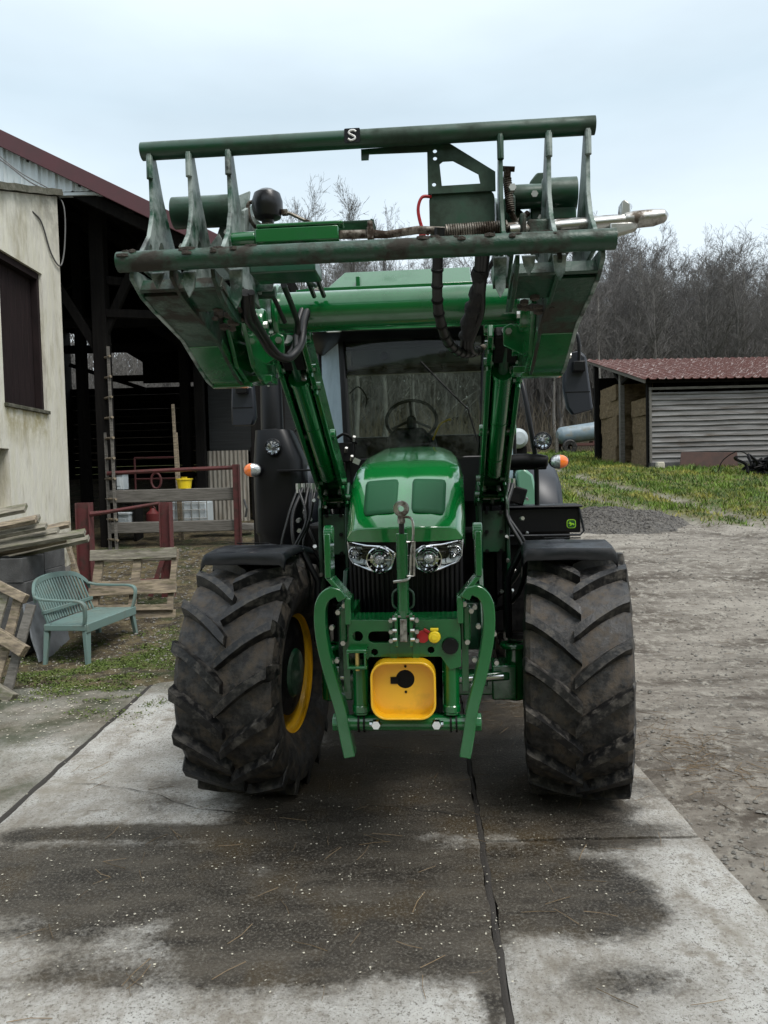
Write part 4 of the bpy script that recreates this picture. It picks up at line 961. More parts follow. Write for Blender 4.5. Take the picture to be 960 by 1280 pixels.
# ------------------------------------------------------------------ open straw shed on the right
def shed():
    bx, by = 12, 25; t = empty('straw_shed', (bx, by, 0), 0, 'open sided shed with a rusty red sheet roof and grey tin wall', 'shed')
    def B(mb, *a, **k):
        for i, v in enumerate(mb.v): mb.v[i] = (v[0] - bx, v[1] - by, v[2])
        return mb.build(*a, **k)
    x0, x1 = 7.65, 19; y0, y1 = 22.5, 28.8; z0, z1 = 4.5, 6.0
    rz_ = lambda x, y: z0 + (z1 - z0) * (y - y0) / (y1 - y0) - .03 * (x - x0) * .3
    r = MB(); xs = np.arange(x0, x1, .05); ys = np.linspace(y0, y1, 14); V = []
    for j, y in enumerate(ys):
        lap = (j % 4) * .004
        for i, x in enumerate(xs):
            u = (x % .25) / .25; c = .045 if u < .2 else (0 if u > .3 else .045 * (1 - (u - .2) * 10)); V.append((x, y, rz_(x, y) + c + lap + .012 * noise.noise(Vector((x, y, 0)))))
    nx = len(xs); r.add(V, [(j * nx + i, j * nx + i + 1, (j + 1) * nx + i + 1, (j + 1) * nx + i) for j in range(len(ys) - 1) for i in range(nx - 1)])
    ro = B(r, 'roof', M['redroof'], t, smooth=0, fix=False)
    sm = ro.modifiers.new('thickness', 'SOLIDIFY'); sm.thickness = .015
    for y in (22.75, 24.5, 26.5, 28.5):
        m = MB(); z = rz_(x0, y) - .08; m.beam((x0 + .05, y, z), (x1, y, rz_(x1, y) - .08), .09, .12); B(m, 'purlin', M['darkwood'], t)
    m = MB(); m.beam((x0 + .05, y0 + .05, rz_(x0, y0) - .06), (x0 + .05, y1, rz_(x0, y1) - .06), .03, .1); B(m, 'edge_board', M['greywood'], t)
    posts = [(7.85, 28.2), (7.9, 25.4), (7.95, 22.95), (10.5, 22.95), (13.5, 22.95), (16.5, 22.95), (18.8, 22.95), (18.8, 28.4), (13.5, 28.4), (10.5, 28.4)]
    for i, (x, y) in enumerate(posts):
        m = MB(); zb = GZ(x, y) - .2; zt = rz_(x, y) - .15; m.box((x, y, (zb + zt) / 2), (.16, .16, zt - zb)); B(m, 'post', M['darkwood'] if i != 1 else M['greywood'], t, bevel=.02)
    for a, b in (((7.9, 25.4, 4.7), (7.9, 26.3, 5.3)), ((7.9, 25.4, 4.7), (7.9, 24.6, 4.85)), ((7.95, 23, 3.9), (8.5, 23, 4.3))):
        m = MB(); m.beam(a, b, .09, .09); B(m, 'brace', M['darkwood'], t)
    # corrugated wall, sheets laid lengthwise, with bent lower edges
    zb, zt = GZ(12, 22.8) + .12, 4.15
    w = MB(); zs = np.arange(zb, zt, .02); xs = np.arange(7.9, 18.95, .3); V = []
    for z in zs:
        ph = ((z - zb) % .155) / .155; d = .05 * (ph ** .7)
        for x in xs: V.append((x, 22.84 - .05 + d + .008 * noise.noise(Vector((x * 2, z * 5, 0))), z + .02 * noise.noise(Vector((x * .8, round((z - zb) / .155), 0)))))
    nx = len(xs); w.add(V, [(j * nx + i, j * nx + i + 1, (j + 1) * nx + i + 1, (j + 1) * nx + i) for j in range(len(zs) - 1) for i in range(nx - 1)])
    B(w, 'front_wall', M['tinwall'], t, smooth=0, fix=False)
    m = MB(); m.box((13.4, 22.8, 4.25), (11, .05, .07)); m.box((7.93, 22.78, 3.1), (.06, .06, 2.2)); B(m, 'trim', M['greywood'], t)
    m = MB(); m.box((13.4, 28.6, 3.6), (10.8, .06, 3.4)); B(m, 'back_wall', M['darkwood'], t)
    m = MB(); m.box((13.4, 22.82, GZ(12, 22.8) + .03), (11, .18, .22)); B(m, 'plinth', M['block'], t, bevel=.01)
shed()
def bales():
    first = None; rr = random.Random(8); names = ['lowest', 'second', 'third', 'fourth', 'top']
    def one():
        m = MB(); nx, ny, nz = 12, 8, 6; sx, sy, sz = .62, .95, .26
        import itertools
        # box shell with straw-rough surface
        def face(o, u, v, nu, nv):
            V = []
            for j in range(nv + 1):
                for i in range(nu + 1):
                    p = Vector(o) + Vector(u) * i / nu + Vector(v) * j / nv; q = p.normalized(); k = noise.fractal(p * 6, 1, 2, 3) * .03; V.append(p + q * k)
            m.add(V, [(j * (nu + 1) + i, j * (nu + 1) + i + 1, (j + 1) * (nu + 1) + i + 1, (j + 1) * (nu + 1) + i) for j in range(nv) for i in range(nu)])
        a, b, c = sx, sy, sz
        face((-a, -b, -c), (2 * a, 0, 0), (0, 0, 2 * c), 14, 8); face((-a, b, -c), (2 * a, 0, 0), (0, 0, 2 * c), 14, 8)
        face((-a, -b, -c), (0, 2 * b, 0), (0, 0, 2 * c), 18, 8); face((a, -b, -c), (0, 2 * b, 0), (0, 0, 2 * c), 18, 8)
        face((-a, -b, c), (2 * a, 0, 0), (0, 2 * b, 0), 14, 18); face((-a, -b, -c), (2 * a, 0, 0), (0, 2 * b, 0), 14, 18)
        return m.build('straw_bale', M['straw'], smooth=0)
    for (x, y, nm) in ((8.75, 24.2, 'front'), (8.2 + .35, 26.9, 'rear')):
        for k in range(4 if nm == 'front' else 5):
            if first is None: o = first = one()
            else: o = first.copy(); COL.objects.link(o)
            o.location = (x + rr.uniform(-.04, .04), y + rr.uniform(-.05, .05), GZ(x, y) + .24 + k * .52); o.rotation_euler = (0, 0, R(rr.uniform(-3, 3)) + (3.14 if k % 2 else 0))
            tag(o, f'brown straw bale, {names[k]} of the {nm} stack at the open side of the shed', 'straw bale', 'straw bales in the shed')
bales()
m = MB(); m.prism([(-.85, 0), (.85, .02), (.83, .42), (-.8, .47)], .02, (9.5, 22.45, GZ(9.5, 22.4)), X, Z, Vector((0, 1, .25)).normalized()); thing_mesh(m, 'rusty_sheet', mat('rusty_sheet', (.10, .055, .045), .8, var=(.07, .045, .04), vscale=4), 'low rusty brown sheet leaning on the foot of the tin wall', 'sheet', smooth=0)
m = MB(); m.prism([(-.12, 0), (.12, 0), (.1, .2), (-.1, .2)], .2, (8.1, 22.5, GZ(8, 22.4)), X, Z, Y); thing_mesh(m, 'pale_stone', M['chip'], 'pale stone lying at the corner of the tin wall', 'stone', bevel=.03)

def tank_trailer():
    x, y = 9.2, 36; g = GZ(x, y); t = empty('tank_trailer', (x, y, g), R(4), 'blue grey cylindrical tank on a dark red trailer at the edge of the wood', 'trailer')
    m = MB(); m.lathe([(0, -1.08), (.25, -1.05), (.38, -.92), (.4, -.85), (.42, .75), (0, .75)], (0, 0, .95), (1, 0, .12), 28); b = m.build('tank', M['tankblue'], t)
    m = MB(); m.lathe([(.425, .72), (.43, .98), (.36, 1.1), (.18, 1.17), (0, 1.18)], (0, 0, .95), (1, 0, .12), 28); m.build('end_cap', M['tankwhite'], b)
    m = MB()
    for q in (-.6, .6): m.beam((q, -.3, .5), (q, .3, .5), .1, .14)
    m.beam((-.9, -.35, .42), (2.6, -.35, .42), .08, .12); m.beam((-.9, .35, .42), (2.6, .35, .42), .08, .12); m.build('chassis', M['trailer'], t)
    for q in (-.62, 2.1):
        for s in (-1, 1):
            w = MB(); w.lathe([(.12, -.08), (.3, -.09), (.34, -.05), (.34, .05), (.3, .09), (.12, .08)], (q, s * .5, .3), Y, 20, close=True); w.build('wheel', M['rubber'], t)
    m = MB(); m.box((-1.1, -.1, .3), (.12, .12, .9)); m.build('prop', M['greywood'], t)
tank_trailer()
def white_tank():
    x, y = 5.25, 31; g = GZ(x, y); t = empty('white_tank', (x, y, g), R(0), 'white cylindrical tank behind the tractor', 'tank')
    m = MB(); m.lathe([(0, -1), (.25, -.97), (.38, -.85), (.4, -.75), (.4, .9), (0, .95)], (0, 0, .8), (-.1, 1, 0), 28); m.build('tank_body', M['tankwhite'], t)
    m = MB(); m.box((0, -.5, .25), (.9, .1, .5)); m.box((-.2, .5, .25), (.9, .1, .5)); m.build('cradle', M['engine'], t)
    m = MB(); m.lathe([(.1, 0), (.14, 0), (.14, .1), (0, .12)], (0, -.2, 1.18), Z, 14); m.build('filler_cap', M['engine'], t)
white_tank()
def scrap():
    rr = random.Random(6); mb = MB(); x, y = 10.35, 20.9; z = GZ(x, y)
    for i in range(70):
        a = rr.uniform(0, 6.28); p = Vector((x + rr.gauss(.35, .4), y + rr.gauss(0, .3), z + abs(rr.gauss(.15, .2)))); P = [p]
        for k in range(4): p = p + Vector((rr.gauss(0, .2), rr.gauss(0, .2), rr.gauss(.0, .15))); p.z = max(p.z, z); P.append(p)
        mb.tube(smooth_path(P, 3), rr.uniform(.012, .05), 5)
    mb.tube(smooth_path([(x - .2, y, z + .3), (x - .7, y - .1, z + .62), (x - 1.1, y, z + .4), (x - 1.25, y, z + .1)], 4), .015, 5)
    thing_mesh(mb, 'brush_heap', M['engine'], 'dark tangled heap of roots and wire at the right edge', 'brush heap')
scrap()

# ------------------------------------------------------------------ tractor with front loader
TR = empty('tractor', (.14, 4.452, 0), R(-4.4), 'green tractor with raised front loader and muddy tyres, facing the viewer', 'tractor')
SD = ((-1, ''), (1, ''))
def lerpi(xs, ys, x):
    if x <= xs[0]: return ys[0]
    for i in range(len(xs) - 1):
        if x <= xs[i + 1]: t = (x - xs[i]) / (xs[i + 1] - xs[i]); return ys[i] * (1 - t) + ys[i + 1] * t
    return ys[-1]

# ---- wheels
def make_wheel(RR, hw, rim, nl, lugh, seed, muddy=True):
    """axis along x; front of the wheel is -y; returns (tyre, rim, hub) builders"""
    ty = MB(); Rc = RR - lugh
    prof = [(rim, -hw * .80), (rim + .02, -hw * .86), (rim + .09, -hw * 1.0), (rim + .17, -hw * 1.06), (Rc - .07, -hw * 1.04), (Rc - .03, -hw * 1.0), (Rc - .012, -hw * .9), (Rc - .003, -hw * .5), (Rc, 0)]
    prof = prof + [(r, -t) for r, t in prof[-2::-1]]
    ty.lathe(prof, (0, 0, 0), X, 96)
    V = ty.v
    for i, v in enumerate(V):
        r = math.hypot(v[1], v[2]); k = 1 + noise.noise(Vector(v) * 9) * .004; V[i] = (v[0], v[1] * k, v[2] * k)
    ty.mi = 1; rr = random.Random(seed)
    cr = lambda u: Rc - .012 * (abs(u) / hw) ** 2
    def lug(th0, side):
        st = []; n = 9
        for i in range(n):
            f = i / (n - 1); u = -.018 + f * (hw * .985 + .018); s = .215 * (RR / .68) * (1.28 * f - .28 * f * f) ; w = (.029 - .004 * f + .006 * (f > .9)) * (1.15 if i else .9)
            top = RR - .008 * f * f - (.004 if i == 0 else 0) + rr.uniform(-.0015, .0015)
            st.append((u, u, cr(u) - .006, top, s, w))
        st.append((hw * 1.035, hw * 1.01, Rc - .06, RR - .035, .225 * (RR / .68), .03)); st.append((hw * 1.06, hw * 1.07, Rc - .12, Rc - .1, .24 * (RR / .68), .024))
        vs = []
        for (ub, ut, rb, rt, s, w) in st:
            for (u, r, q) in ((ub, rb, -w * 1.35), (ub, rb, w * 1.35), (ut, rt, w * .82), (ut, rt, -w * .82)):
                th = th0 + (s + q) / RR; vs.append((side * u, -r * math.cos(th), r * math.sin(th)))
        n = len(st); F = [(0, 1, 2, 3), (4 * n - 1, 4 * n - 2, 4 * n - 3, 4 * n - 4)]
        for i in range(n - 1):
            for q in range(4): F.append((i * 4 + q, i * 4 + (q + 1) % 4, i * 4 + 4 + (q + 1) % 4, i * 4 + 4 + q))
        ty.add(vs, F)
    for k in range(nl):
        lug(2 * math.pi * k / nl, 1); lug(2 * math.pi * (k + .5) / nl, -1)
    rm = MB(); d = hw * .8
    for s in (-1, 1):
        rm.lathe([(rim + .012, s * d), (rim + .012, s * (d - .02)), (rim - .02, s * (d - .03)), (rim - .035, s * (d - .1)), (rim - .06, s * .05), (rim - .06, 0)], (0, 0, 0), X, 64)
    rm.lathe([(rim - .05, .055), (rim * .75, .07), (rim * .5, .12), (.12, .12), (0, .12)], (0, 0, 0), X, 48)
    rm.lathe([(rim - .05, .045), (rim * .75, .06), (rim * .5, .11), (.12, .11), (0, .11)], (0, 0, 0), X, 48)
    for k in range(8):
        a = k * math.pi / 4; rm.cyl((.1, .14 * math.cos(a), .14 * math.sin(a)), (.15, .14 * math.cos(a), .14 * math.sin(a)), .012, 6)
    return ty, rm
def place_wheel(x, y, z, RR, hw, rim, nl, lh, rot, ph, inner, seed):
    ty, rm = make_wheel(RR, hw, rim, nl, lh, seed)
    sc = -1 if x < 0 else 1
    o = rm.build('wheel', M['yellow'], TR, smooth=40, loc=(x, y, z), rot=(0, 0, R(rot)))
    t = ty.build('tyre', [M['rubbermud'], M['rubber']], o, bevel=0, smooth=28, rot=(R(ph), 0, 0))
    if sc < 0:
        for q in (rm,):
            for v in o.data.vertices: v.co.x *= -1
            o.data.flip_normals()
    hb = MB(); s = -sc
    hb.lathe([(0, -.1), (.15, -.1), (.17, -.04), (.17, .17), (.13, .22), (0, .24)] if s > 0 else [(0, .1), (.15, .1), (.17, .04), (.17, -.17), (.13, -.22), (0, -.24)], (0, 0, 0), X, 32)
    hb.build('hub', M['greendark'], o)
    hb = MB(); hb.lathe([(.0, s * .10), (.275, s * .13), (.29, s * .18), (.2, s * .2), (0, s * .21)], (0, 0, .045), X, 32); hb.build('rim_shade_disc', M['engine'], o)  # added dark disc, stands for the shade in the upper rim
    return o
WL = place_wheel(-.895, .02, .668, .688, .268, .345, 17, .052, -6.5, 4, 1, 3)
WR = place_wheel(.952, 0, .668, .688, .262, .345, 17, .052, -9, 13, -1, 4)
place_wheel(-.93, 2.62, .86, .87, .3, .48, 20, .05, 0, 7, 1, 5); place_wheel(.93, 2.62, .86, .87, .3, .48, 20, .05, 0, 2, -1, 6)

# ---- front axle
m = MB(); m.box((0.06, .02, .60), (.86, .14, .12)); m.box((.06, .02, .60), (.3, .34, .22))
for s in (-1, 1):
    m.box((.06 + s * .47, .02, .62), (.14, .2, .2)); m.cyl((.06 + s * .54, .02, .5), (.06 + s * .54, .02, .82), .055, 16); m.lathe([(.04, 0), (.085, 0), (.085, .03), (.04, .03)], (.06 + s * .54, .02, .8), Z, 20)
    m.beam((.06 + s * .15, -.08, .64), (.06 + s * .5, -.06, .66), .05, .05)
ax = m.build('front_axle', M['green'], TR, bevel=.01)
m = MB()
for s in (-1, 1): m.cyl((.06 + s * .2, -.16, .66), (.06 + s * .46, -.14, .67), .014, 10)
m.build('steering_rod', M['chrome'], ax)
m = MB(); m.cyl((-.14, -.16, .66), (.26, -.16, .66), .035, 14); m.build('steering_cylinder', M['green'], ax)

# ---- chassis, engine bulk
m = MB(); m.box((0, .8, .85), (.36, 3.0, .5)); m.box((0, 1.0, 1.35), (.56, 2.1, .6)); m.box((0, -.62, .92), (.34, .3, .34)); m.box((0, .55, 1.5), (.5, 1.0, .5))
m.box((-.55, 1.25, 1.1), (.5, .6, .75)); m.box((.58, 1.25, 1.02), (.52, .6, .65)); m.box((0, 2.1, 1.2), (1.3, 1.3, .9)); m.box((-.42, .75, 1.25), (.25, .35, .5)); m.box((.42, .75, 1.2), (.25, .35, .5))
m.build('chassis', M['engine'], TR, bevel=.02)
rr = random.Random(31)
def hose_bunch(cx, n, seed):
    rr = random.Random(seed)
    for i in range(n):
        x = cx + rr.uniform(-.1, .1); y = .45 + rr.uniform(-.2, .3); P = [(x + rr.uniform(-.04, .04), y + .1, 1.75), (x + rr.uniform(-.08, .08), y, 1.55), (x + rr.uniform(-.08, .08), y - .05, 1.3), (x * .8 + rr.uniform(-.1, .1), y + .1, 1.0), (x * .5, y + .3, .85)]
        h = MB(); h.tube(smooth_path(P, 5), rr.choice((.009, .011, .014)), 7); o = h.build('hydraulic_hose', M['hose'], TR, smooth=60)
        f = MB()
        for k in (0, 2):
            p = Vector(P[k]); f.cyl(p - Z * .03, p + Z * .03, .015, 6)
        f.each('fitting', M['zinc'], o)
hose_bunch(-.70, 8, 1); hose_bunch(.60, 2, 2)
# fittings, plugs and brackets around the loader mounts
m = MB()
for i in range(26):
    s = rr.choice((-1, 1)); p = Vector((s * (.55 + rr.random() * .2), .3 + rr.random() * .3, .95 + rr.random() * .75)); d = Vector((rr.gauss(0, .3), -1, rr.gauss(0, .3))).normalized()
    m.cyl(p, p + d * .03, rr.uniform(.008, .016), 6)
m.each('bolt', M['zinc'], TR)
m = MB()
for (x, z, l) in ((-.46, .98, .12), (-.44, .8, .1), (.46, .96, .14), (.47, .8, .1), (-.34, 1.12, .08), (.36, 1.1, .1)):
    m.cyl((x, -.3, z), (x, -.3 - l * .5, z), .013, 8)
m.each('hitch_valve', M['zinc'], TR)

# ---- hood
YS = [-.60, -.57, -.45, -.2, .1, .6, 1.12]
ZT = [1.548, 1.575, 1.645, 1.785, 1.885, 1.965, 2.02]
TW = [.255, .255, .255, .25, .24, .222, .20]
WW = [.30, .305, .318, .326, .33, .325, .30]
nose = lambda x, y: .15 * (abs(x) / .33) ** 2.6 * max(0, min(1, (.1 - y) / .6))
def hsec(y):
    zt, tw, w = lerpi(YS, ZT, y), lerpi(YS, TW, y), lerpi(YS, WW, y); dz = lerpi([-.6, -.2, 1.12], [.03, .06, .07], y)
    bot = lerpi([-.6, -.45, -.3, 1.12], [1.475, 1.44, 1.40, 1.42], y)
    zs = zt - dz
    return [(w - .004, bot), (w, (bot + zs) / 2), (w - .006, zs - .02 if zs - .02 > bot else (bot + zs) / 2 + .005), (w - .03, zs + dz * .45), (tw + .012, zt - .012), (tw - .02, zt - .004), (tw * .55, zt), (.02, zt + .003), (.006, zt - .002)]
def htop(x, y):
    s = hsec(y)[4:]; s = sorted((a, b) for a, b in s); return lerpi([a for a, b in s], [b for a, b in s], abs(x))
def hood():
    ys = [-.60, -.57, -.52, -.45, -.38, -.3, -.2, -.1, 0, .1, .25, .4, .6, .8, 1.0, 1.12]
    V = []; secs = []
    def push(sec, y):
        full = [(x, z) for x, z in sec] + [(-x, z) for x, z in sec[::-1]]
        for x, z in full: V.append((x, y + nose(x, y), z))
        return len(full)
    # lip bottom
    s0 = hsec(-.60); n = push([(x, min(z, 1.478) if i else 1.465) for i, (x, z) in enumerate(s0)], -.592)
    for y in ys: push(hsec(y), y)
    rows = len(ys) + 1
    F = [(j * n + i, j * n + i + 1, (j + 1) * n + i + 1, (j + 1) * n + i) for j in range(rows - 1) for i in range(n - 1)]
    F.append(tuple((rows - 1) * n + i for i in range(n)))
    m = MB(); m.add(V, F); o = m.build('hood', M['greenbody'], TR, smooth=32)
    sd = o.modifiers.new('sub', 'BEVEL'); sd.width = .006; sd.segments = 3; sd.limit_method = 'ANGLE'; sd.angle_limit = R(25)
    for s in (-1, 1):
        p = MB(); V = []; nx, ny = 9, 9
        for j in range(ny):
            for i in range(nx):
                y = -.50 + .31 * j / (ny - 1); x0, x1 = .038, .212 - .0 * j; u = i / (nx - 1); v = j / (ny - 1)
                # rounded corners by pulling in the corner points
                cu = u; x = x0 + (x1 - x0) * cu + .012 * v * u
                if i in (0, nx - 1) and j in (0, ny - 1): x += .008 * (1 if i == 0 else -1); y += .008 * (1 if j == 0 else -1)
                V.append((s * x, y + nose(x, y) * .6 + .05 * (1 - v) * 0, htop(x, y) + .0035))
        for k, v in enumerate(V): V[k] = (v[0], v[1], htop(abs(v[0]), v[1] - nose(v[0], v[1])) + .004)
        p.add(V, [(j * nx + i, j * nx + i + 1, (j + 1) * nx + i + 1, (j + 1) * nx + i) for j in range(ny - 1) for i in range(nx - 1)])
        q = p.build('vent_panel', M['greenpanel'], o, smooth=40); sl = q.modifiers.new('t', 'SOLIDIFY'); sl.thickness = .004
    return o
HD = hood()
# grille: dark mesh body with fins
m = MB(); yf = lambda x: -.555 + .17 * (abs(x) / .33) ** 2.6
xs = np.linspace(-.30, .30, 31); V = []
for x in xs: V += [(x, yf(x) + .015, .98), (x, yf(x) + .0, 1.49)]
V += [(.30, .2, .98), (.30, .2, 1.49), (-.30, .2, .98), (-.30, .2, 1.49)]
F = [(2 * i, 2 * i + 2, 2 * i + 3, 2 * i + 1) for i in range(30)] + [(60, 62, 63, 61), (64, 0, 1, 65)]
m.add(V, F)
for x in np.linspace(-.285, .285, 24): m.box((x, yf(x) + .002, 1.2), (.006, .014, .42))
m.build('grille', M['black'], TR)
# headlights
def headlight(s):
    P = [(-.301, 1.472), (-.189, 1.458), (-.095, 1.455), (-.042, 1.42), (-.068, 1.345), (-.112, 1.318), (-.18, 1.335), (-.272, 1.362), (-.295, 1.392)]
    if s > 0: P = [(-x, z) for x, z in P[::-1]]
    def curve(mb, off=0):
        for i, v in enumerate(mb.v): mb.v[i] = (v[0], v[1] + yf(v[0]) - .022 + off, v[2])
    # resample polygon boundary so that it bends
    def dens(P):
        o = []
        for i in range(len(P)):
            a, b = P[i], P[(i + 1) % len(P)]; k = max(1, int(math.dist(a, b) / .02))
            o += [(a[0] + (b[0] - a[0]) * j / k, a[1] + (b[1] - a[1]) * j / k) for j in range(k)]
        return o
    m = MB(); m.prism(dens(P), .03, (0, .012, 0), X, Z, Y); curve(m); o = m.build('headlight', M['lampgrey'], TR, smooth=0)
    m = MB(); m.tube([Vector((x, -.008, z)) for x, z in dens(P)], .0055, 8, close=True); curve(m); m.build('trim', M['chrome'], o)
    for (cx, cz, r) in ((-.125, 1.388, .062), (-.262, 1.418, .027)):
        cx = cx * -s; y = yf(cx) - .03
        m = MB(); m.lathe([(r * 1.06, -.002), (r * 1.08, -.014), (r, -.016), (r * .95, -.006), (r * .8, .012), (r * .45, .02), (.0, .02)], (cx, y, cz), Y, 28)
        for k in range(10):
            a = k * math.pi / 5; m.beam((cx + r * .95 * math.cos(a), y - .004, cz + r * .95 * math.sin(a)), (cx + r * .5 * math.cos(a), y + .006, cz + r * .5 * math.sin(a)), .006, .01, Y)
        m.build('reflector', M['chrome'], o)
        m = MB(); m.ball((cx, y + .002, cz), r * .42, 16, (1, .5, 1)); m.build('bulb', M['lampglass'], o)
        m = MB()
        for a0 in (200, 20): m.tube([(cx + r * .72 * math.cos(R(a0 + q * 14)), y - .006, cz + r * .72 * math.sin(R(a0 + q * 14))) for q in range(10)], r * .07, 6)
        m.build('light_ring', M['engine'], o)
    m = MB(); m.prism(dens(P), .003, (0, -.014, 0), X, Z, Y); curve(m); m.build('lens', M['lens'], o, smooth=0)
headlight(-1); headlight(1)

# ---- front fenders
def fender(wx, wy, rot):
    m = MB(); prof = [(-.25, 1.335), (-.225, 1.395), (-.1, 1.41), (.08, 1.415), (.3, 1.38), (.46, 1.28), (.56, 1.14)]; th = .02
    xs = [-.25, -.235, -.222, 0, .222, .235, .25]; dz = [-.035, -.01, 0, .003, 0, -.01, -.035]; V = []
    for (y, z) in prof:
        for x, d in zip(xs, dz): V.append((x * (1 if y > -.29 else .94), y, z + d))
    nx = len(xs); m.add(V, [(j * nx + i, j * nx + i + 1, (j + 1) * nx + i + 1, (j + 1) * nx + i) for j in range(len(prof) - 1) for i in range(nx - 1)])
    o = m.build('fender', M['fend'], TR, smooth=38, loc=(wx, wy, 0), rot=(0, 0, R(rot))); s = o.modifiers.new('t', 'SOLIDIFY'); s.thickness = .008; s.offset = 0
    m = MB(); m.box((-.02, -.02, 1.438), (.2, .02, .006)); m.build('fender_slot', M['engine'], o)
    m = MB(); sgn = -1 if wx > 0 else 1; m.tube([(0, .1, 1.41), (sgn * .24, .1, 1.38), (sgn * .33, .1, 1.2), (sgn * .33, .05, .85)], .02, 8); m.build('fender_stay', M['black'], o)
fender(-.89, 0, -8); fender(.895, -.02, -5)

# ---- front hitch
cxh = .018
m = MB(); a = [(cxh - .25, .955), (cxh - .25, 1.13), (cxh - .243, 1.168), (cxh - .05, 1.165), (cxh - .05, 1.10), (cxh + .05, 1.10), (cxh + .05, 1.165), (cxh + .243, 1.168), (cxh + .25, 1.13), (cxh + .25, .955), (cxh + .2, .94), (cxh + .16, 1.0), (cxh - .16, 1.0), (cxh - .2, .94)]
holes = [circ(-.192, 1.094, .024, 14), rrect(-.093, 1.09, .105, .052, .024, 4), circ(-.11, 1.02, .0, 3) and circ(-.118, 1.022, .016, 10), circ(.135, 1.03, .016, 10), rrect(-.192, 1.0, .066, .06, .01, 2)]
m.prism(a, .03, (0, -1.03, 0), X, Z, Y, holes)
m.box((cxh, -.9, 1.14), (.48, .24, .03)); m.box((cxh - .235, -.88, 1.05), (.02, .28, .2)); m.box((cxh + .235, -.88, 1.05), (.02, .28, .2)); m.box((cxh - .05, -.9, 1.0), (.03, .3, .25)); m.box((cxh + .05, -.9, 1.0), (.03, .3, .25))
for s in (-1, 1): m.box((cxh + s * .2, -.75, .85), (.05, .5, .3)); m.box((cxh + s * .27, -.72, 1.0), (.03, .55, .34))
HF = m.build('front_hitch', M['green'], TR, bevel=.006, smooth=30)
m = MB(); m.box((cxh, -.93, 1.06), (.44, .06, .16)); m.box((cxh, -.93, .85), (.26, .1, .26)); m.build('hitch_core', M['engine'], HF)
for s in (-1, 1):
    m = MB(); m.cyl((cxh + s * .205, -1.02, .735), (cxh + s * .205, -1.0, .985), .036, 20); m.lathe([(.036, 0), (.04, .005), (.04, .03), (.036, .035)], (cxh + s * .205, -1.02, .745), Z, 20); m.build('lift_cylinder', M['green'], HF)
m = MB(); m.cyl((cxh - .27, -1.02, .695), (cxh + .27, -1.02, .695), .036, 20); m.box((cxh, -.99, .69), (.36, .05, .07)); m.build('cross_shaft', M['green'], HF, bevel=.005)
for s in (-1, 1):
    m = MB(); m.lathe([(0, 0), (.042, 0), (.042, .06), (0, .06)], (cxh + s * .275, -1.02, .695), (s, 0, 0), 8); m.build('knuckle', M['green'], HF, bevel=.004)
    m = MB(); m.lathe([(0, 0), (.022, 0), (.026, .006), (.02, .02), (0, .02)], (cxh + s * .135, -1.06, .70), (0, -1, 0), 6); m.cyl((cxh + s * .13, -1.055, .70), (cxh + s * .165, -1.055, .70), .013, 8); m.each('bolt', M['chrome'], HF)
    m = MB(); m.lathe([(.0365, 0), (.044, .0), (.044, .008), (.0365, .008)], (cxh + s * .195, -1.02, .695), (1, 0, 0), 20); m.lathe([(.0365, 0), (.044, .0), (.044, .008), (.0365, .008)], (cxh + s * .22, -1.02, .695), (1, 0, 0), 20); m.build('ring', M['engine'], HF)
    # lower link: bent flat bar
    pts = [(-.272, 1.262), (-.29, 1.292), (-.325, 1.295), (-.358, 1.268), (-.375, 1.21), (-.372, 1.10), (-.345, .957), (-.296, .772), (-.278, .66), (-.258, .55)]
    P = smooth_path([(cxh + s * -(x - .0), -1.06, z) for x, z in pts], 4); V = []
    for i, p in enumerate(P):
        t = (P[min(i + 1, len(P) - 1)] - P[max(i - 1, 0)]).normalized(); q = t.cross(Y).normalized(); w = .026 if i > 6 else .021
        V += [p - q * w - Y * .015, p + q * w - Y * .015, p + q * w + Y * .06, p - q * w + Y * .06]
    n = len(P); m = MB(); m.add(V, [(0, 1, 2, 3), (4 * n - 1, 4 * n - 2, 4 * n - 3, 4 * n - 4)] + [(i * 4 + q, i * 4 + (q + 1) % 4, i * 4 + 4 + (q + 1) % 4, i * 4 + 4 + q) for i in range(n - 1) for q in range(4)])
    m.build('lower_link', M['green'], HF, bevel=.012, smooth=30)
    m = MB(); xo = cxh + s * .335; m.box((xo, -1.0, 1.46), (.028, .13, .2)); m.add([(xo - .014, -1.06, 1.36), (xo + .014, -1.06, 1.36), (xo + .014, -.93, 1.36), (xo - .014, -.93, 1.36)] + [(cxh + s * .25 + q, y, 1.26) for q, y in ((-.014, -1.06), (.014, -1.06), (.014, -.93), (-.014, -.93))], [(0, 1, 2, 3), (7, 6, 5, 4), (0, 1, 5, 4), (1, 2, 6, 5), (2, 3, 7, 6), (3, 0, 4, 7)])
    m.box((cxh + s * .25, -1.0, 1.21), (.028, .13, .12)); m.cyl((xo - .02, -1.0, 1.555), (xo + .02, -1.0, 1.555), .04, 14); m.build('link_guard', M['green'], HF, bevel=.005)
    m = MB(); m.box((cxh + s * .28, -.98, 1.14), (.035, .06, .16)); m.build('stop_plate', M['green'], HF, bevel=.008)
    m = MB()
    for (x, z) in ((.3, 1.2), (.33, 1.13), (.28, 1.06), (.31, .98), (.27, 1.23)): m.cyl((cxh + s * x, -1.0, z), (cxh + s * x, -1.03, z), .012, 6)
    m.each('bolt', M['zinc'], HF)
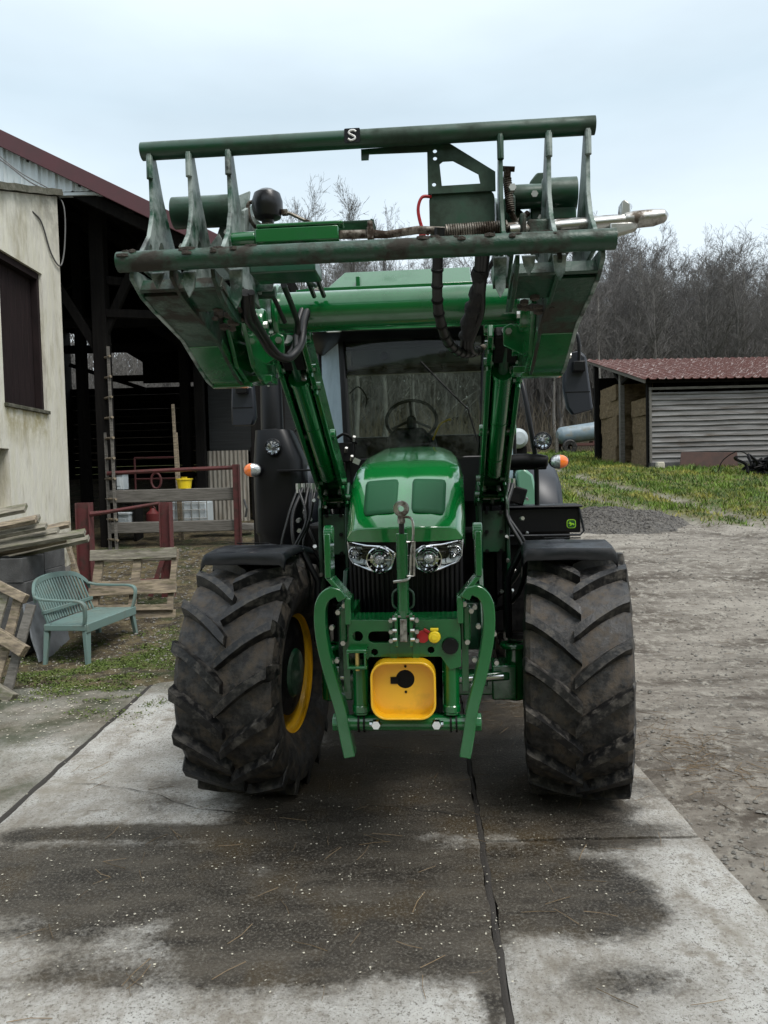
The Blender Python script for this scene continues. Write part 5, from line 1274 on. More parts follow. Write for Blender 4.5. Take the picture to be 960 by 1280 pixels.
# yellow power take off guard
m = MB(); outer = rrect(.011, .868, .286, .256, .07, 6); inner = rrect(.011, .868, .268, .238, .062, 6)
m.prism(outer, .09, (0, -1.085, 0), X, Z, Y, [inner]); G_ = m.build('pto_guard', M['yellow'], HF, bevel=.003, smooth=40)
m = MB(); m.prism(rrect(.011, .868, .272, .242, .064, 6), .006, (0, -1.062, 0), X, Z, Y, [circ(.018, .905, .042, 20)]); m.build('guard_plate', M['yellow'], G_, smooth=40)
m = MB(); m.lathe([(0, .0), (.05, .0), (.05, .02), (0, .02)], (.018, -1.062, .905), (0, 1, 0), 20); m.box((-.03, -1.068, .90), (.035, .006, .03)); m.cyl((.02, -1.066, .963), (.02, -1.069, .963), .006, 8); m.cyl((.02, -1.066, .848), (.02, -1.069, .848), .006, 8); m.build('pto_opening', M['engine'], G_)
m = MB(); m.lathe([(0, 0), (.028, 0), (.028, .012), (.0, .014)], (.10, -1.045, 1.092), (0, -1, 0), 18); m.box((.118, -1.06, 1.12), (.03, .006, .012), rxyz(0, 30, 0)); m.build('red_coupling_cap', M['red'], HF, bevel=.002)
m = MB(); m.lathe([(0, 0), (.026, 0), (.028, .01), (.024, .02), (.0, .02)], (.152, -1.05, 1.092), (0, -1, 0), 18); m.lathe([(.0, .02), (.014, .02), (.014, .026), (0, .026)], (.152, -1.05, 1.092), (0, -1, 0), 18); m.box((.152, -1.06, 1.126), (.036, .008, .012)); m.build('yellow_coupling_cap', M['yellowcap'], HF, bevel=.002)
m = MB(); m.lathe([(0, 0), (.036, 0), (.038, .008), (.034, .02), (.0, .022)], (.221, -1.045, 1.05), (0, -1, 0), 24); m.build('trailer_socket', M['black'], HF)
m = MB(); m.box((-.192, -1.075, 1.04), (.09, .07, .016)); m.box((-.192, -1.075, .966), (.09, .07, .014)); m.box((-.232, -1.075, 1.0), (.01, .07, .07)); m.box((-.155, -1.075, 1.0), (.01, .07, .07)); o = m.build('drawbar_clevis', M['green'], HF, bevel=.004)
m = MB(); m.cyl((-.192, -1.085, .95), (-.192, -1.085, 1.03), .011, 10); m.build('clevis_pin', mat('brass', (.55, .42, .15), .3, metal=.8), o)
# top link
m = MB()
m.lathe([(0, 0), (.012, 0), (.012, .09), (0, .09)], (cxh, -1.07, 1.545), Z, 12); TL = None
g = MB(); g.tube([(cxh, -1.07, 1.215), (cxh, -1.07, 1.555)], .026, 20); g.tube([(cxh, -1.06, 1.12), (cxh, -1.07, 1.22)], .03, 18); TL = g.build('top_link', M['green'], HF)
m.build('threaded_shank', M['hose'], TL)
m = MB(); m.lathe([(.013, -.016), (.032, -.014), (.036, 0), (.032, .014), (.013, .016)], (cxh, -1.07, 1.665), Y, 20, close=True); m.lathe([(.013, -.02), (.02, -.018), (.022, 0), (.02, .018), (.013, .02)], (cxh, -1.07, 1.665), Y, 16, close=True); m.cyl((cxh, -1.07, 1.6), (cxh, -1.07, 1.64), .017, 12)
m.build('ball_eye', M['steel'], TL, smooth=50)
m = MB(); m.tube(smooth_path([(cxh + .01, -1.08, 1.63), (cxh + .045, -1.09, 1.62), (cxh + .052, -1.09, 1.56), (cxh + .04, -1.09, 1.46), (cxh + .035, -1.09, 1.38), (cxh + .02, -1.1, 1.355), (cxh - .04, -1.1, 1.345)], 5), .006, 8); m.tube([(cxh + .02, -1.1, 1.52), (cxh + .055, -1.09, 1.52), (cxh + .05, -1.09, 1.37), (cxh + .02, -1.1, 1.37)], .006, 8); m.build('turning_handle', M['steel'], TL)
for s in (-1, 1):
    m = MB(); m.tube(smooth_path([(cxh + s * .025, -1.07, 1.31), (cxh + s * .045, -1.08, 1.29), (cxh + s * .045, -1.08, 1.24), (cxh + s * .025, -1.07, 1.22)], 4), .005, 6); m.build('latch_loop', M['greendark'], TL)
    m = MB(); m.box((cxh + s * .032, -1.06, 1.13), (.016, .08, .15)); m.build('link_bracket', M['green'], HF, bevel=.006)
    m = MB()
    for z in (1.08, 1.12, 1.17): m.cyl((cxh + s * .058, -1.06, z), (cxh + s * .058, -1.085, z), .01, 6); m.cyl((cxh + s * .03, -1.10, z + .01), (cxh + s * .048, -1.10, z + .01), .008, 6)
    m.each('bolt', M['zinc'], HF)
m = MB(); m.box((cxh, -1.09, 1.13), (.03, .03, .1)); m.cyl((cxh - .05, -1.09, 1.19), (cxh + .05, -1.09, 1.19), .006, 8); m.build('link_pin', M['steel'], HF, bevel=.006)

# ---- loader masts and arms
AT, AB = Vector((0, -1.02, 2.47)), Vector((0, .62, 1.63))
def arm(s):
    cx = s * .485 + .012
    m = MB()
    for q in (-1, 1):
        a = AT + X * (cx + q * .072); b = AB + X * (cx + q * .072 + s * .02); m.beam(a, b, .026, .15)
    d = (AB - AT).normalized(); up = d.cross(X).normalized(); up = up if up.z > 0 else -up
    m.beam(AT + X * cx + up * .06, AB + X * (cx + s * .02) + up * .06, .13, .02)
    for t in (.02, .5, .97):
        p = AT.lerp(AB, t) + X * (cx + s * .02 * t); m.cyl(p - X * .1, p + X * .1, .032, 14)
    o = m.build('loader_arm', M['green'], TR, bevel=.006, smooth=35)
    m = MB(); dn = -up
    a = AT.lerp(AB, .16) + X * cx + dn * .05; b = AT.lerp(AB, .72) + X * (cx + s * .012) + dn * .045
    m.tube([a, b], .047, 24); m.lathe([(.047, 0), (.052, .0), (.052, .025), (.047, .025)], a, d, 24); m.lathe([(.0475, 0), (.0495, .0), (.0495, .006), (.0475, .006)], a.lerp(b, .42), d, 24); m.lathe([(.047, 0), (.05, .0), (.05, .012), (.047, .012)], a.lerp(b, .8), d, 24)
    c = m.build('tilt_cylinder', M['green'], o, smooth=35)
    m = MB(); m.tube([AT.lerp(AB, .0) + X * cx + dn * .045, a], .024, 14); m.build('piston_rod', M['greendark'], c)
    m = MB(); m.box(AT.lerp(AB, .06) + X * cx + dn * .02, (.11, .2, .1), Matrix((X, d, up)).transposed()); m.build('rod_shroud', M['engine'], o, bevel=.01)
    m = MB()
    for t, q in ((.12, 1), (.12, -1), (.2, 1), (.76, 1), (.76, -1), (.88, 1), (.88, -1), (.05, -1)):
        p = AT.lerp(AB, t) + X * (cx + q * .072); m.cyl(p + dn * .05 - X * .022, p + dn * .05 + X * .022, .02, 8); m.cyl(p + dn * .08, p + dn * .1, .011, 6)
    m.each('pin', M['green'], o)
    m = MB()
    for t, q in ((.13, .5), (.8, .6), (.8, -.6), (.9, .2)):
        p = AT.lerp(AB, t) + X * (cx + q * .072); m.cyl(p + dn * .07, p + dn * .1, .013, 6)
    m.each('bolt', M['zinc'], o)
    # lift cylinder below the arm to the mast
    m = MB(); m.tube([(cx, .35, 1.25), (cx, -.1, 1.83)], .035, 16); 
    # pipes along the arm
    for q in (-.02, .02):
        h = MB(); h.tube(smooth_path([AT.lerp(AB, .1) + X * (cx + q - s * .0) + up * .09, AT.lerp(AB, .5) + X * (cx + q) + up * .09, AT.lerp(AB, .95) + X * (cx + q) + up * .1, (cx + q, .75, 1.3)], 4), .009, 6); h.build('arm_pipe', M['hose'], o)
    # mast
    m = MB(); xm = cx + s * .02
    m.prism([(.35, 1.28), (.38, 1.62), (.52, 1.78), (.72, 1.74), (.8, 1.4), (.75, .7), (.4, .7)], .022, (xm - .085, 0, 0)); m.prism([(.35, 1.28), (.38, 1.62), (.52, 1.78), (.72, 1.74), (.8, 1.4), (.75, .7), (.4, .7)], .022, (xm + .085, 0, 0))
    m.box((xm, .42, 1.45), (.15, .04, .26)); m.box((xm - s * .2, .55, .85), (.4, .28, .3)); m.cyl((xm - .11, .6, 1.65), (xm + .11, .6, 1.65), .045, 16); m.prism([(.1, .62), (.1, .85), (.4, 1.25), (.55, 1.25), (.55, .62)], .03, (xm - s * .1, -.25, 0))
    k = m.build('loader_mast', M['greendark'], TR, bevel=.006)
    b = MB()
    for z in (1.33, 1.45, 1.57):
        for q in (-.045, .045): b.cyl((xm + q, .40, z), (xm + q, .385, z), .013, 6)
    b.each('bolt', M['engine'], k)
arm(-1); arm(1)
# cross tube between the arms
m = MB(); m.cyl((-.48, -1.2, 2.51), (.535, -1.2, 2.51), .083, 40); CT = m.build('cross_tube', M['green'], TR)
for s in (-1, 1):
    x = .028 + s * .5; m = MB(); m.lathe([(.0, -.012), (.115, -.012), (.122, -.006), (.122, .006), (.115, .012), (.0, .012)], (x, -1.2, 2.505), X, 32); m.build('end_collar', M['green'], CT)
m = MB(); m.prism([(-.41, 2.60), (.36, 2.60), (.36, 2.625), (-.34, 2.625), (-.41, 2.618)], .12, (0, -1.08, 0), X, Z, Y); m.add([(-.30, -1.06, 2.628), (.345, -1.06, 2.628), (.345, -.93, 2.74), (-.22, -.93, 2.74), (-.30, -1.04, 2.615), (.345, -1.04, 2.615), (.345, -.91, 2.73), (-.22, -.91, 2.73)], [(0, 1, 2, 3), (7, 6, 5, 4), (0, 1, 5, 4), (1, 2, 6, 5), (2, 3, 7, 6), (3, 0, 4, 7)]); m.box((-.15, -1.0, 2.66), (.02, .1, .06)); m.box((.2, -1.0, 2.66), (.02, .1, .06))
m.build('hose_guard', M['green'], CT, bevel=.003)

# ---- tool carrier
m = MB(); m.tube([(-.765, -2.15, 2.475), (.715, -2.15, 2.475)], .0305, 24)
V = m.v
TC = m.build('tool_carrier', M['greenmud'], TR, smooth=40)
m = MB(); m.tube([(-.755, -1.95, 2.887), (.70, -1.95, 2.887)], .0285, 24); tb = m.build('top_bar', M['greendark'], TC)
m = MB(); m.prism(rrect(0, 0, .05, .044, .003, 2), .003, (-.06, -1.9787, 2.887), X, Z, Y); st = m.build('sticker', M['black'], tb)
m = MB(); ps = smooth_path([(-.047, -1.9815, 2.897), (-.056, -1.9815, 2.902), (-.067, -1.9815, 2.9), (-.07, -1.9815, 2.893), (-.06, -1.9815, 2.887), (-.051, -1.9815, 2.881), (-.053, -1.9815, 2.874), (-.064, -1.9815, 2.871), (-.073, -1.9815, 2.876)], 4); m.tube(ps, .0032, 6); m.build('sticker_mark', M['white'], st)
PX = [-.725, -.595, -.465, .405, .555, .675]
up_out = [(-1.975, 2.87), (-1.925, 2.87), (-1.87, 2.76), (-1.80, 2.66), (-1.66, 2.5), (-1.60, 2.44), (-2.10, 2.48), (-2.13, 2.50), (-2.07, 2.53), (-2.0, 2.60), (-1.965, 2.68), (-1.965, 2.78)]
def ell(cx, cy, rx, ry, n=12, t=0): return [(cx + rx * math.cos(a) * math.cos(t) - ry * math.sin(a) * math.sin(t), cy + rx * math.cos(a) * math.sin(t) + ry * math.sin(a) * math.cos(t)) for a in [2 * math.pi * i / n for i in range(n)]]
for i, x in enumerate(PX):
    outer = up_out if i not in (3,) else [(-1.975, 2.87), (-1.94, 2.87), (-1.90, 2.7), (-1.92, 2.5), (-2.10, 2.48), (-2.13, 2.50), (-2.03, 2.55), (-1.965, 2.68)]
    hs = [ell(-2.0, 2.545, .014, .026), ell(-1.9, 2.56, .028, .045)] if i != 3 else []
    m = MB(); m.prism(outer, .014, (x, 0, 0), Y, Z, X, hs); m.tube([(x, -1.97, 2.79), (x, -1.968, 2.865)], .011, 8); m.build('frame_plate', M['greenworn'] if i != 3 else M['greendark'], TC, bevel=.002, smooth=30)
# curved lower body
low = [(-2.125, 2.43), (-2.05, 2.392), (-1.96, 2.372), (-1.885, 2.36), (-1.68, 2.325), (-1.63, 2.305)]
for (xa, xb) in ((-.735, -.47), (.425, .685)):
    m = MB(); V = []
    s = -1 if xa < 0 else 1; xo, xi = (xa, xb) if s < 0 else (xb, xa); xq = xo - s * .125
    for (y, z) in low[1:]: V += [(xo, y, z), (xq, y, z), (xq, y + .004, z + .012), (xo, y + .004, z + .012)]
    n = len(low) - 1; m.add(V, [(0, 1, 2, 3), (4 * n - 1, 4 * n - 2, 4 * n - 3, 4 * n - 4)] + [(i * 4 + q, i * 4 + (q + 1) % 4, i * 4 + 4 + (q + 1) % 4, i * 4 + 4 + q) for i in range(n - 1) for q in range(4)])
    m.box(((xa + xb) / 2, -2.06, 2.422), (abs(xb - xa), .012, .05), rxyz(-38, 0, 0)); m.box(((xa + xb) / 2, -1.97, 2.395), (abs(xb - xa), .16, .012), rxyz(-12, 0, 0))
    m.build('under_plate', M['greenmud'], TC, bevel=.002)
    m = MB(); xm = xo - s * .066; m.prism([(-1.63, 2.303), (-1.50, 2.25), (-1.387, 2.21), (-1.29, 2.195), (-1.22, 2.20), (-1.20, 2.25), (-1.29, 2.25), (-1.38, 2.255), (-1.50, 2.29), (-1.62, 2.335)], .135, (xm, 0, 0)); m.box((xm - s * .012, -1.30, 2.20), (.16, .05, .02)); m.build('foot_plate', M['green'], TC, bevel=.003)
    for k, x in enumerate((xo, xq)):
        mid = [(-2.125, 2.46), (-2.13, 2.428), (-2.05, 2.388), (-1.96, 2.368), (-1.885, 2.355), (-1.68, 2.32), (-1.5, 2.247), (-1.387, 2.205), (-1.28, 2.19), (-1.22, 2.24), (-1.3, 2.36), (-1.5, 2.46), (-1.62, 2.475)]
        m = MB(); m.prism(mid, .013, (x, 0, 0), Y, Z, X, [ell(-1.8, 2.41, .05, .02)]); m.build('side_plate', M['greenworn'] if k == 0 else M['greenmud'], TC, bevel=.002, smooth=30)
    xm = xi + s * .012
    m = MB(); m.prism([(-2.125, 2.45), (-2.12, 2.42), (-2.03, 2.375), (-1.93, 2.35), (-1.85, 2.34), (-1.75, 2.36), (-1.9, 2.43)], .013, (xm, 0, 0)); m.build('rib', M['greenmud'], TC, bevel=.002)
    # pivot head plates with boss
    for q, x in enumerate((s * .60 + .01, s * .535 + .01)):
        m = MB(); m.prism([(-1.62, 2.40), (-1.5, 2.56), (-1.3, 2.64), (-1.08, 2.62), (-1.02, 2.45), (-1.1, 2.25), (-1.3, 2.2), (-1.48, 2.25)], .018, (x, 0, 0)); m.lathe([(0, -.03), (.06, -.03), (.066, -.02), (.066, .02), (.06, .03), (0, .03)], (x, -1.36, 2.43), X, 28); p = m.build('pivot_plate', M['green'], TC, bevel=.003, smooth=35)
        b = MB(); b.lathe([(0, -.038), (.015, -.038), (.015, .038), (0, .038)], (x, -1.36, 2.43), X, 6); b.each('bolt', M['zinc'], p)
    m = MB(); m.cyl((s * .5, -1.2, 2.33), (s * .66, -1.2, 2.33), .035, 16); m.box((s * .6, -1.2, 2.23), (.2, .12, .03)); m.build('pivot_pin', M['green'], TC, bevel=.003)
    # link towards the arm, front face visible
    L_ = [(-.69, 2.305), (-.47, 2.415), (-.44, 2.40), (-.44, 2.33), (-.63, 2.222), (-.66, 2.23)]
    if s > 0: L_ = [(-x + .02, z) for x, z in L_[::-1]]
    m = MB(); m.prism(L_, .02, (0, -1.27, 0), X, Z, Y); p = m.build('link_plate', M['green'], TC, bevel=.003)
    b = MB(); b.cyl((s * .645 + .01, -1.28, 2.275), (s * .645 + .01, -1.31, 2.275), .019, 6); b.cyl((s * .47 + .01, -1.28, 2.38), (s * .47 + .01, -1.3, 2.38), .014, 6)
    for k in range(3): b.box((s * .56 + .01 + k * .012, -1.281, 2.335 - k * .004), (.004, .003, .02), rxyz(0, 25 * s, 0))
    b.each('bolt', M['zinc'], p)
    b = MB(); b.cyl((xo, -1.42, 2.255), (xo + s * .02, -1.42, 2.255), .012, 6); b.each('bolt', M['zinc'], TC)
# short stub tubes of the carrier
for (xa, xb, z, r) in ((-.72, -.50, 2.75, .054), (.565, .672, 2.745, .056), (.46, .57, 2.745, .04)):
    m = MB(); m.cyl((xa, -1.76, z), (xb, -1.76, z), r, 28); o = m.build('stub_tube', M['greendark'], TC)
    m = MB(); m.lathe([(r * .3, 0), (r * .95, 0), (r * .95, .006), (r * .3, .006)], (xb if xa < 0 else xa - .006, -1.76, z), X, 20, close=True); m.build('tube_end', M['greenworn'], o)
m = MB(); m.box((.62, -1.74, 2.69), (.1, .09, .07)); m.prism([(0, 0), (.06, .03), (.05, .1), (-.01, .07)], .03, (.60, -1.72, 2.56), X, Z, Y); m.build('catch_box', M['greendark'], TC, bevel=.006)
# inner brackets
for s, x0 in ((-1, -.455), (1, .455)):
    m = MB(); m.prism([(-1.85, 2.60), (-1.84, 2.72), (-1.72, 2.78), (-1.6, 2.72), (-1.5, 2.55), (-1.6, 2.48)], .014, (x0, 0, 0)); m.prism([(0, 0), (.08, .02), (.10, .1), (.04, .16), (0, .14)], .014, (x0 - .05, -1.72, 2.60), X, Z, Y); m.prism([(-1.85, 2.60), (-1.84, 2.7), (-1.72, 2.76), (-1.5, 2.55), (-1.6, 2.48)], .012, (x0 - .05, 0, 0)); m.build('lock_bracket', M['greenworn'] if s < 0 else M['greendark'], TC, bevel=.003)
for x, zl in ((-.415, 2.33), (.385, 2.33), (.47, 2.39), (.56, 2.37), (-.66, 2.40), (-.56, 2.37)):
    m = MB(); m.prism([(-.02, 2.45), (.022, 2.45), (.016, zl + .03), (0, zl), (-.014, zl + .03)], .02, (x, -2.11, 0), X, Z, Vector((0, 1, .5)).normalized()); m.build('finger', M['greenworn'], TC, bevel=.003)
# pale worn catch plates and inner struts
m = MB(); m.prism([(-.59, 2.67), (-.555, 2.77), (-.505, 2.82), (-.46, 2.835), (-.47, 2.77), (-.51, 2.71), (-.48, 2.62), (-.57, 2.615)], .014, (0, -1.70, 0), X, Z, Y, [circ(-.535, 2.70, .012, 8)]); m.build('catch_plate', M['greenworn'], TC, bevel=.002)
m = MB(); m.prism([(-.64, 2.50), (-.60, 2.60), (-.55, 2.66), (-.52, 2.60), (-.50, 2.50)], .012, (0, -1.80, 0), X, Z, Y, [ell(-.57, 2.57, .016, .03)]); m.build('catch_plate', M['greenworn'], TC, bevel=.002)
m = MB(); m.prism([(-.46, 2.49), (-.45, 2.62), (-.40, 2.66), (-.385, 2.56), (-.40, 2.49)], .012, (0, -1.66, 0), X, Z, Y); m.build('catch_plate', M['greenworn'], TC, bevel=.002)
m = MB(); m.prism([(.525, 2.62), (.52, 2.80), (.545, 2.83), (.575, 2.83), (.58, 2.70), (.56, 2.62)], .05, (0, -1.72, 0), X, Z, Y); m.build('catch_block', M['greendark'], TC, bevel=.006)
m = MB(); m.beam((.44, -1.75, 2.56), (.54, -1.72, 2.70), .03, .035); m.build('strut', M['greenworn'], TC, bevel=.003)
m = MB(); m.beam((.60, -1.68, 2.52), (.50, -1.70, 2.62), .02, .03); m.build('strut', M['greenworn'], TC, bevel=.003)
m = MB(); m.prism([(.59, 2.56), (.63, 2.64), (.68, 2.66), (.66, 2.57)], .03, (0, -1.66, 0), X, Z, Y); m.build('catch_plate', M['greenmud'], TC, bevel=.004)
m = MB(); m.cyl((-.75, -1.60, 2.50), (-.40, -1.60, 2.50), .022, 16); m.build('rear_tube', M['greenmud'], TC)
m = MB(); m.cyl((.40, -1.60, 2.50), (.69, -1.60, 2.50), .022, 16); m.build('rear_tube', M['greenmud'], TC)
for x, y, z in ((-.50, -1.79, 2.72), (-.52, -1.79, 2.66), (.53, -1.78, 2.74), (.55, -1.78, 2.66), (-.66, -1.85, 2.60), (.62, -1.80, 2.60), (.44, -1.96, 2.70)):
    m = MB(); m.cyl((x, y, z), (x, y - .02, z), .012, 6); m.build('bolt', M['zinc'], TC)
for P_ in (((-.44, -1.85, 2.60), (-.40, -1.75, 2.66), (-.34, -1.7, 2.62), (-.30, -1.55, 2.56), (-.29, -1.35, 2.58)), ((.44, -1.8, 2.62), (.40, -1.7, 2.56), (.36, -1.65, 2.50), (.34, -1.5, 2.45)), ((-.66, -1.8, 2.55), (-.58, -1.7, 2.52), (-.48, -1.65, 2.56), (-.42, -1.6, 2.5), (-.40, -1.45, 2.42))):
    m = MB(); m.tube(smooth_path(P_, 6), .009, 8); m.build('loader_hose', M['hose'], TC, smooth=60)
# mounting panel hung on the top bar
m = MB(); m.prism([(-.038, 2.864), (.235, 2.869), (.25, 2.865), (.391, 2.77), (.391, 2.71), (.175, 2.71), (.175, 2.845), (-.012, 2.848), (-.014, 2.83), (-.038, 2.83)], .008, (0, -1.925, 0), X, Z, Y, [[(.214, 2.804), (.225, 2.812), (.257, 2.812), (.337, 2.766), (.343, 2.735), (.22, 2.734)], circ(.2, 2.845, .007, 8), circ(.2, 2.822, .007, 8), circ(.195, 2.74, .007, 8)])
PN = m.build('mount_panel', M['greendark'], TC, bevel=.002, smooth=30)
m = MB(); m.prism(rrect(.283, 2.655, .21, .125, .025, 4), .16, (0, -1.84, 0), X, Z, Y); m.build('valve_cover', M['greendark'], PN, bevel=.004, smooth=40)
m = MB(); m.tube(smooth_path([(.185, -1.92, 2.705), (.155, -1.93, 2.70), (.142, -1.93, 2.66), (.155, -1.93, 2.60), (.175, -1.92, 2.585)], 5), .0055, 6); m.tube([(.15, -1.93, 2.61), (.15, -1.93, 2.58), (.165, -1.93, 2.58)], .008, 5); m.build('red_strap', M['red'], PN)
# springs
def coil(a, b, r, w, turns, n=10):
    a, b = Vector(a), Vector(b); d = (b - a).normalized(); u = d.cross(Z if abs(d.z) < .9 else X).normalized(); v = d.cross(u); k = turns * n; m = MB()
    m.tube([a + (b - a) * i / k + (u * math.cos(2 * math.pi * i / n) + v * math.sin(2 * math.pi * i / n)) * r for i in range(k + 1)], w, 5); return m
coil((.225, -1.97, 2.576), (.42, -1.97, 2.58), .019, .0034, 26).build('lock_spring', M['rustrod'], TC, smooth=60)
coil((.43, -1.9, 2.76), (.44, -1.9, 2.65), .012, .003, 16).build('latch_spring', M['rustrod'], TC, smooth=60)
m = MB(); m.tube([(.432, -1.9, 2.79), (.43, -1.9, 2.76)], .012, 8); m.tube([(.40, -1.9, 2.79), (.455, -1.9, 2.785)], .009, 8); m.tube([(.44, -1.9, 2.65), (.46, -1.88, 2.62), (.5, -1.85, 2.66)], .01, 8); m.build('latch_rod', M['rustrod'], TC)
# locking rod with green housing
m = MB(); m.box((-.245, -1.97, 2.585), (.27, .045, .046)); m.box((-.235, -1.97, 2.615), (.28, .05, .012)); m.tube([(-.47, -1.97, 2.582), (-.38, -1.97, 2.584)], .022, 16)
o = m.build('rod_housing', M['green'], TC, bevel=.004)
m = MB(); m.tube([(-.11, -1.97, 2.582), (.0, -1.97, 2.579), (.04, -1.97, 2.575), (.14, -1.97, 2.585), (.25, -1.97, 2.578), (.43, -1.97, 2.579)], [.014, .014, .012, .013, .011, .011], 12); m.box((-.01, -1.97, 2.579), (.02, .036, .036)); m.cyl((-.01, -1.98, 2.592), (-.01, -1.98, 2.617), .009, 8); m.build('locking_rod', M['rustrod'], TC, bevel=.001)
m = MB(); m.tube([(.43, -1.97, 2.567), (.84, -1.97, 2.584)], .020, 16); m.tube([(.43, -1.9, 2.602), (.82, -1.9, 2.612)], .014, 16); m.build('lock_pin', M['steel'], TC)
m = MB(); m.tube([(.78, -1.97, 2.584), (.81, -1.97, 2.584), (.87, -1.97, 2.587), (.905, -1.97, 2.592), (.915, -1.97, 2.594)], [.02, .026, .026, .02, .006], 14); m.prism([(-.02, 0), (.01, .0), (.012, .05), (-.005, .065), (-.015, .06)], .05, (.79, -1.95, 2.582), X, Z, Y); m.prism([(-.055, -.055), (-.03, -.035), (.03, -.02), (.03, 0), (-.055, .0)], .04, (.79, -1.97, 2.572), X, Z, Y); m.build('pin_tip', M['steel'], TC, bevel=.004)
m = MB(); m.box((.52, -1.96, 2.572), (.075, .06, .05)); m.box((.47, -1.96, 2.582), (.02, .07, .07)); m.box((.4, -1.93, 2.572), (.03, .05, .06)); m.each('pin_guide', M['greenmud'], TC, bevel=.008)
m = MB(); m.box((-.17, -1.78, 2.668), (.30, .10, .008)); m.box((-.02, -1.78, 2.66), (.012, .1, .03), rxyz(0, 20, 0)); m.build('cover_strip', M['greendark'], TC, bevel=.002)
m = MB(); m.box((-.285, -1.97, 2.475), (.21, .14, .045)); m.build('hose_tray', M['greendark'], TC, bevel=.006)
m = MB(); m.lathe([(0, -.06), (.02, -.06), (.022, -.045), (.045, -.035), (.053, -.005), (.053, .02), (.045, .045), (.025, .058), (0, .06)], (-.378, -1.8, 2.74), Z, 28); o = m.build('pressure_accumulator', mat('accumulator_black', (.012, .012, .014), .3), TC)
m = MB(); m.lathe([(0, -.02), (.03, -.02), (.03, .0), (.018, .005), (0, .005)], (-.378, -1.8, 2.68), Z, 8); m.tube(smooth_path([(-.33, -1.8, 2.72), (-.30, -1.8, 2.715), (-.25, -1.8, 2.69), (-.2, -1.79, 2.675)], 4), .006, 6); m.box((-.318, -1.8, 2.72), (.02, .018, .018)); m.tube(smooth_path([(-.40, -1.78, 2.66), (-.44, -1.78, 2.70), (-.45, -1.78, 2.76), (-.42, -1.78, 2.77)], 4), .007, 6); m.build('accumulator_fitting', M['rustrod'], o)
m = MB()
rr = random.Random(55)
for i in range(46):                    # clods of earth stuck on the bar
    x = rr.choice((rr.uniform(-.75, -.35), rr.uniform(.1, .7))); s = rr.uniform(.006, .015); a = rr.uniform(20, 150)
    m.ball((x, -2.15 - .029 * math.cos(R(a)), 2.475 + .029 * math.sin(R(a))), s, 6, (rr.uniform(.8, 2.2), 1, .6))
for i in range(30):
    x = rr.choice((rr.uniform(-.60, -.47), rr.uniform(.45, .6))); m.ball((x, -1.80 + rr.gauss(0, .05), 2.37 + rr.gauss(0, .015)), rr.uniform(.008, .02), 6, (1.2, 1.2, .8))
tag(m.build('mud_clods', mat('dry_mud', (.05, .042, .034), .95, bump=1, bscale=60), TC, smooth=0), 'clods of dried earth stuck on the carrier', None, None, 'stuff')
# hoses hanging in loops
def hose(pts, r, mt='hose', wrap=0):
    m = MB(); P = smooth_path(pts, 8); m.tube(P, r, 12); o = m.build('loader_hose', M[mt], TC, smooth=60)
    if wrap:
        k = MB()
        for i in range(2, len(P) - 1, wrap):
            t = (P[i + 1] - P[i - 1]).normalized(); k.lathe([(r * 1.02, -.006), (r * 1.18, -.004), (r * 1.18, .004), (r * 1.02, .006)], P[i], t, 10)
        k.each('hose_clip', M['engine'], o)
hose([(-.44, -1.9, 2.43), (-.46, -1.8, 2.37), (-.46, -1.62, 2.345), (-.44, -1.52, 2.295), (-.395, -1.45, 2.280), (-.365, -1.4, 2.315), (-.355, -1.35, 2.36), (-.35, -1.3, 2.45), (-.335, -1.25, 2.52), (-.32, -1.15, 2.6)], .017)
hose([(-.42, -1.9, 2.43), (-.44, -1.8, 2.38), (-.44, -1.6, 2.33), (-.42, -1.5, 2.29), (-.39, -1.45, 2.275), (-.37, -1.4, 2.31), (-.375, -1.35, 2.38), (-.37, -1.3, 2.46), (-.35, -1.24, 2.55), (-.33, -1.15, 2.6)], .012)
hose([(-.35, -1.7, 2.5), (-.36, -1.5, 2.47), (-.365, -1.36, 2.42), (-.385, -1.36, 2.34), (-.4, -1.4, 2.30)], .011)
hose([(.21, -2.0, 2.58), (.20, -1.96, 2.46), (.20, -1.85, 2.36), (.225, -1.7, 2.29), (.27, -1.55, 2.265), (.32, -1.45, 2.275), (.36, -1.35, 2.30)], .017, 'hose', 3)
for k in range(3):
    hose([(.34 + .012 * k, -1.85, 2.55), (.335 + .008 * k, -1.75, 2.44), (.31 + .02 * k, -1.65, 2.38), (.295 + .012 * k, -1.55, 2.31), (.3 + .01 * k, -1.5, 2.28), (.34, -1.4, 2.28)], .0145)
m = MB(); m.tube(smooth_path([(.345, -1.8, 2.5), (.335, -1.72, 2.43), (.315, -1.65, 2.38), (.30, -1.56, 2.32)], 5), [.026 + .006 * math.sin(i * 1.7) for i in range(16)], 12); m.build('hose_sleeve', mat('torn_sleeve', (.012, .012, .013), .8, bump=1, bscale=60, bdist=.01), TC)
m = MB(); m.cyl((.35, -1.35, 2.3), (.38, -1.3, 2.32), .012, 8); m.cyl((-.33, -1.2, 2.56), (-.32, -1.12, 2.62), .016, 8); m.each('hose_fitting', M['rustrod'], TC)
m = MB(); m.tube([(-.31, -1.5, 2.6), (-.305, -1.3, 2.55)], .01, 6); m.tube([(-.27, -1.5, 2.6), (-.265, -1.3, 2.55)], .01, 6); m.build('hose_pair', M['hose'], TC)

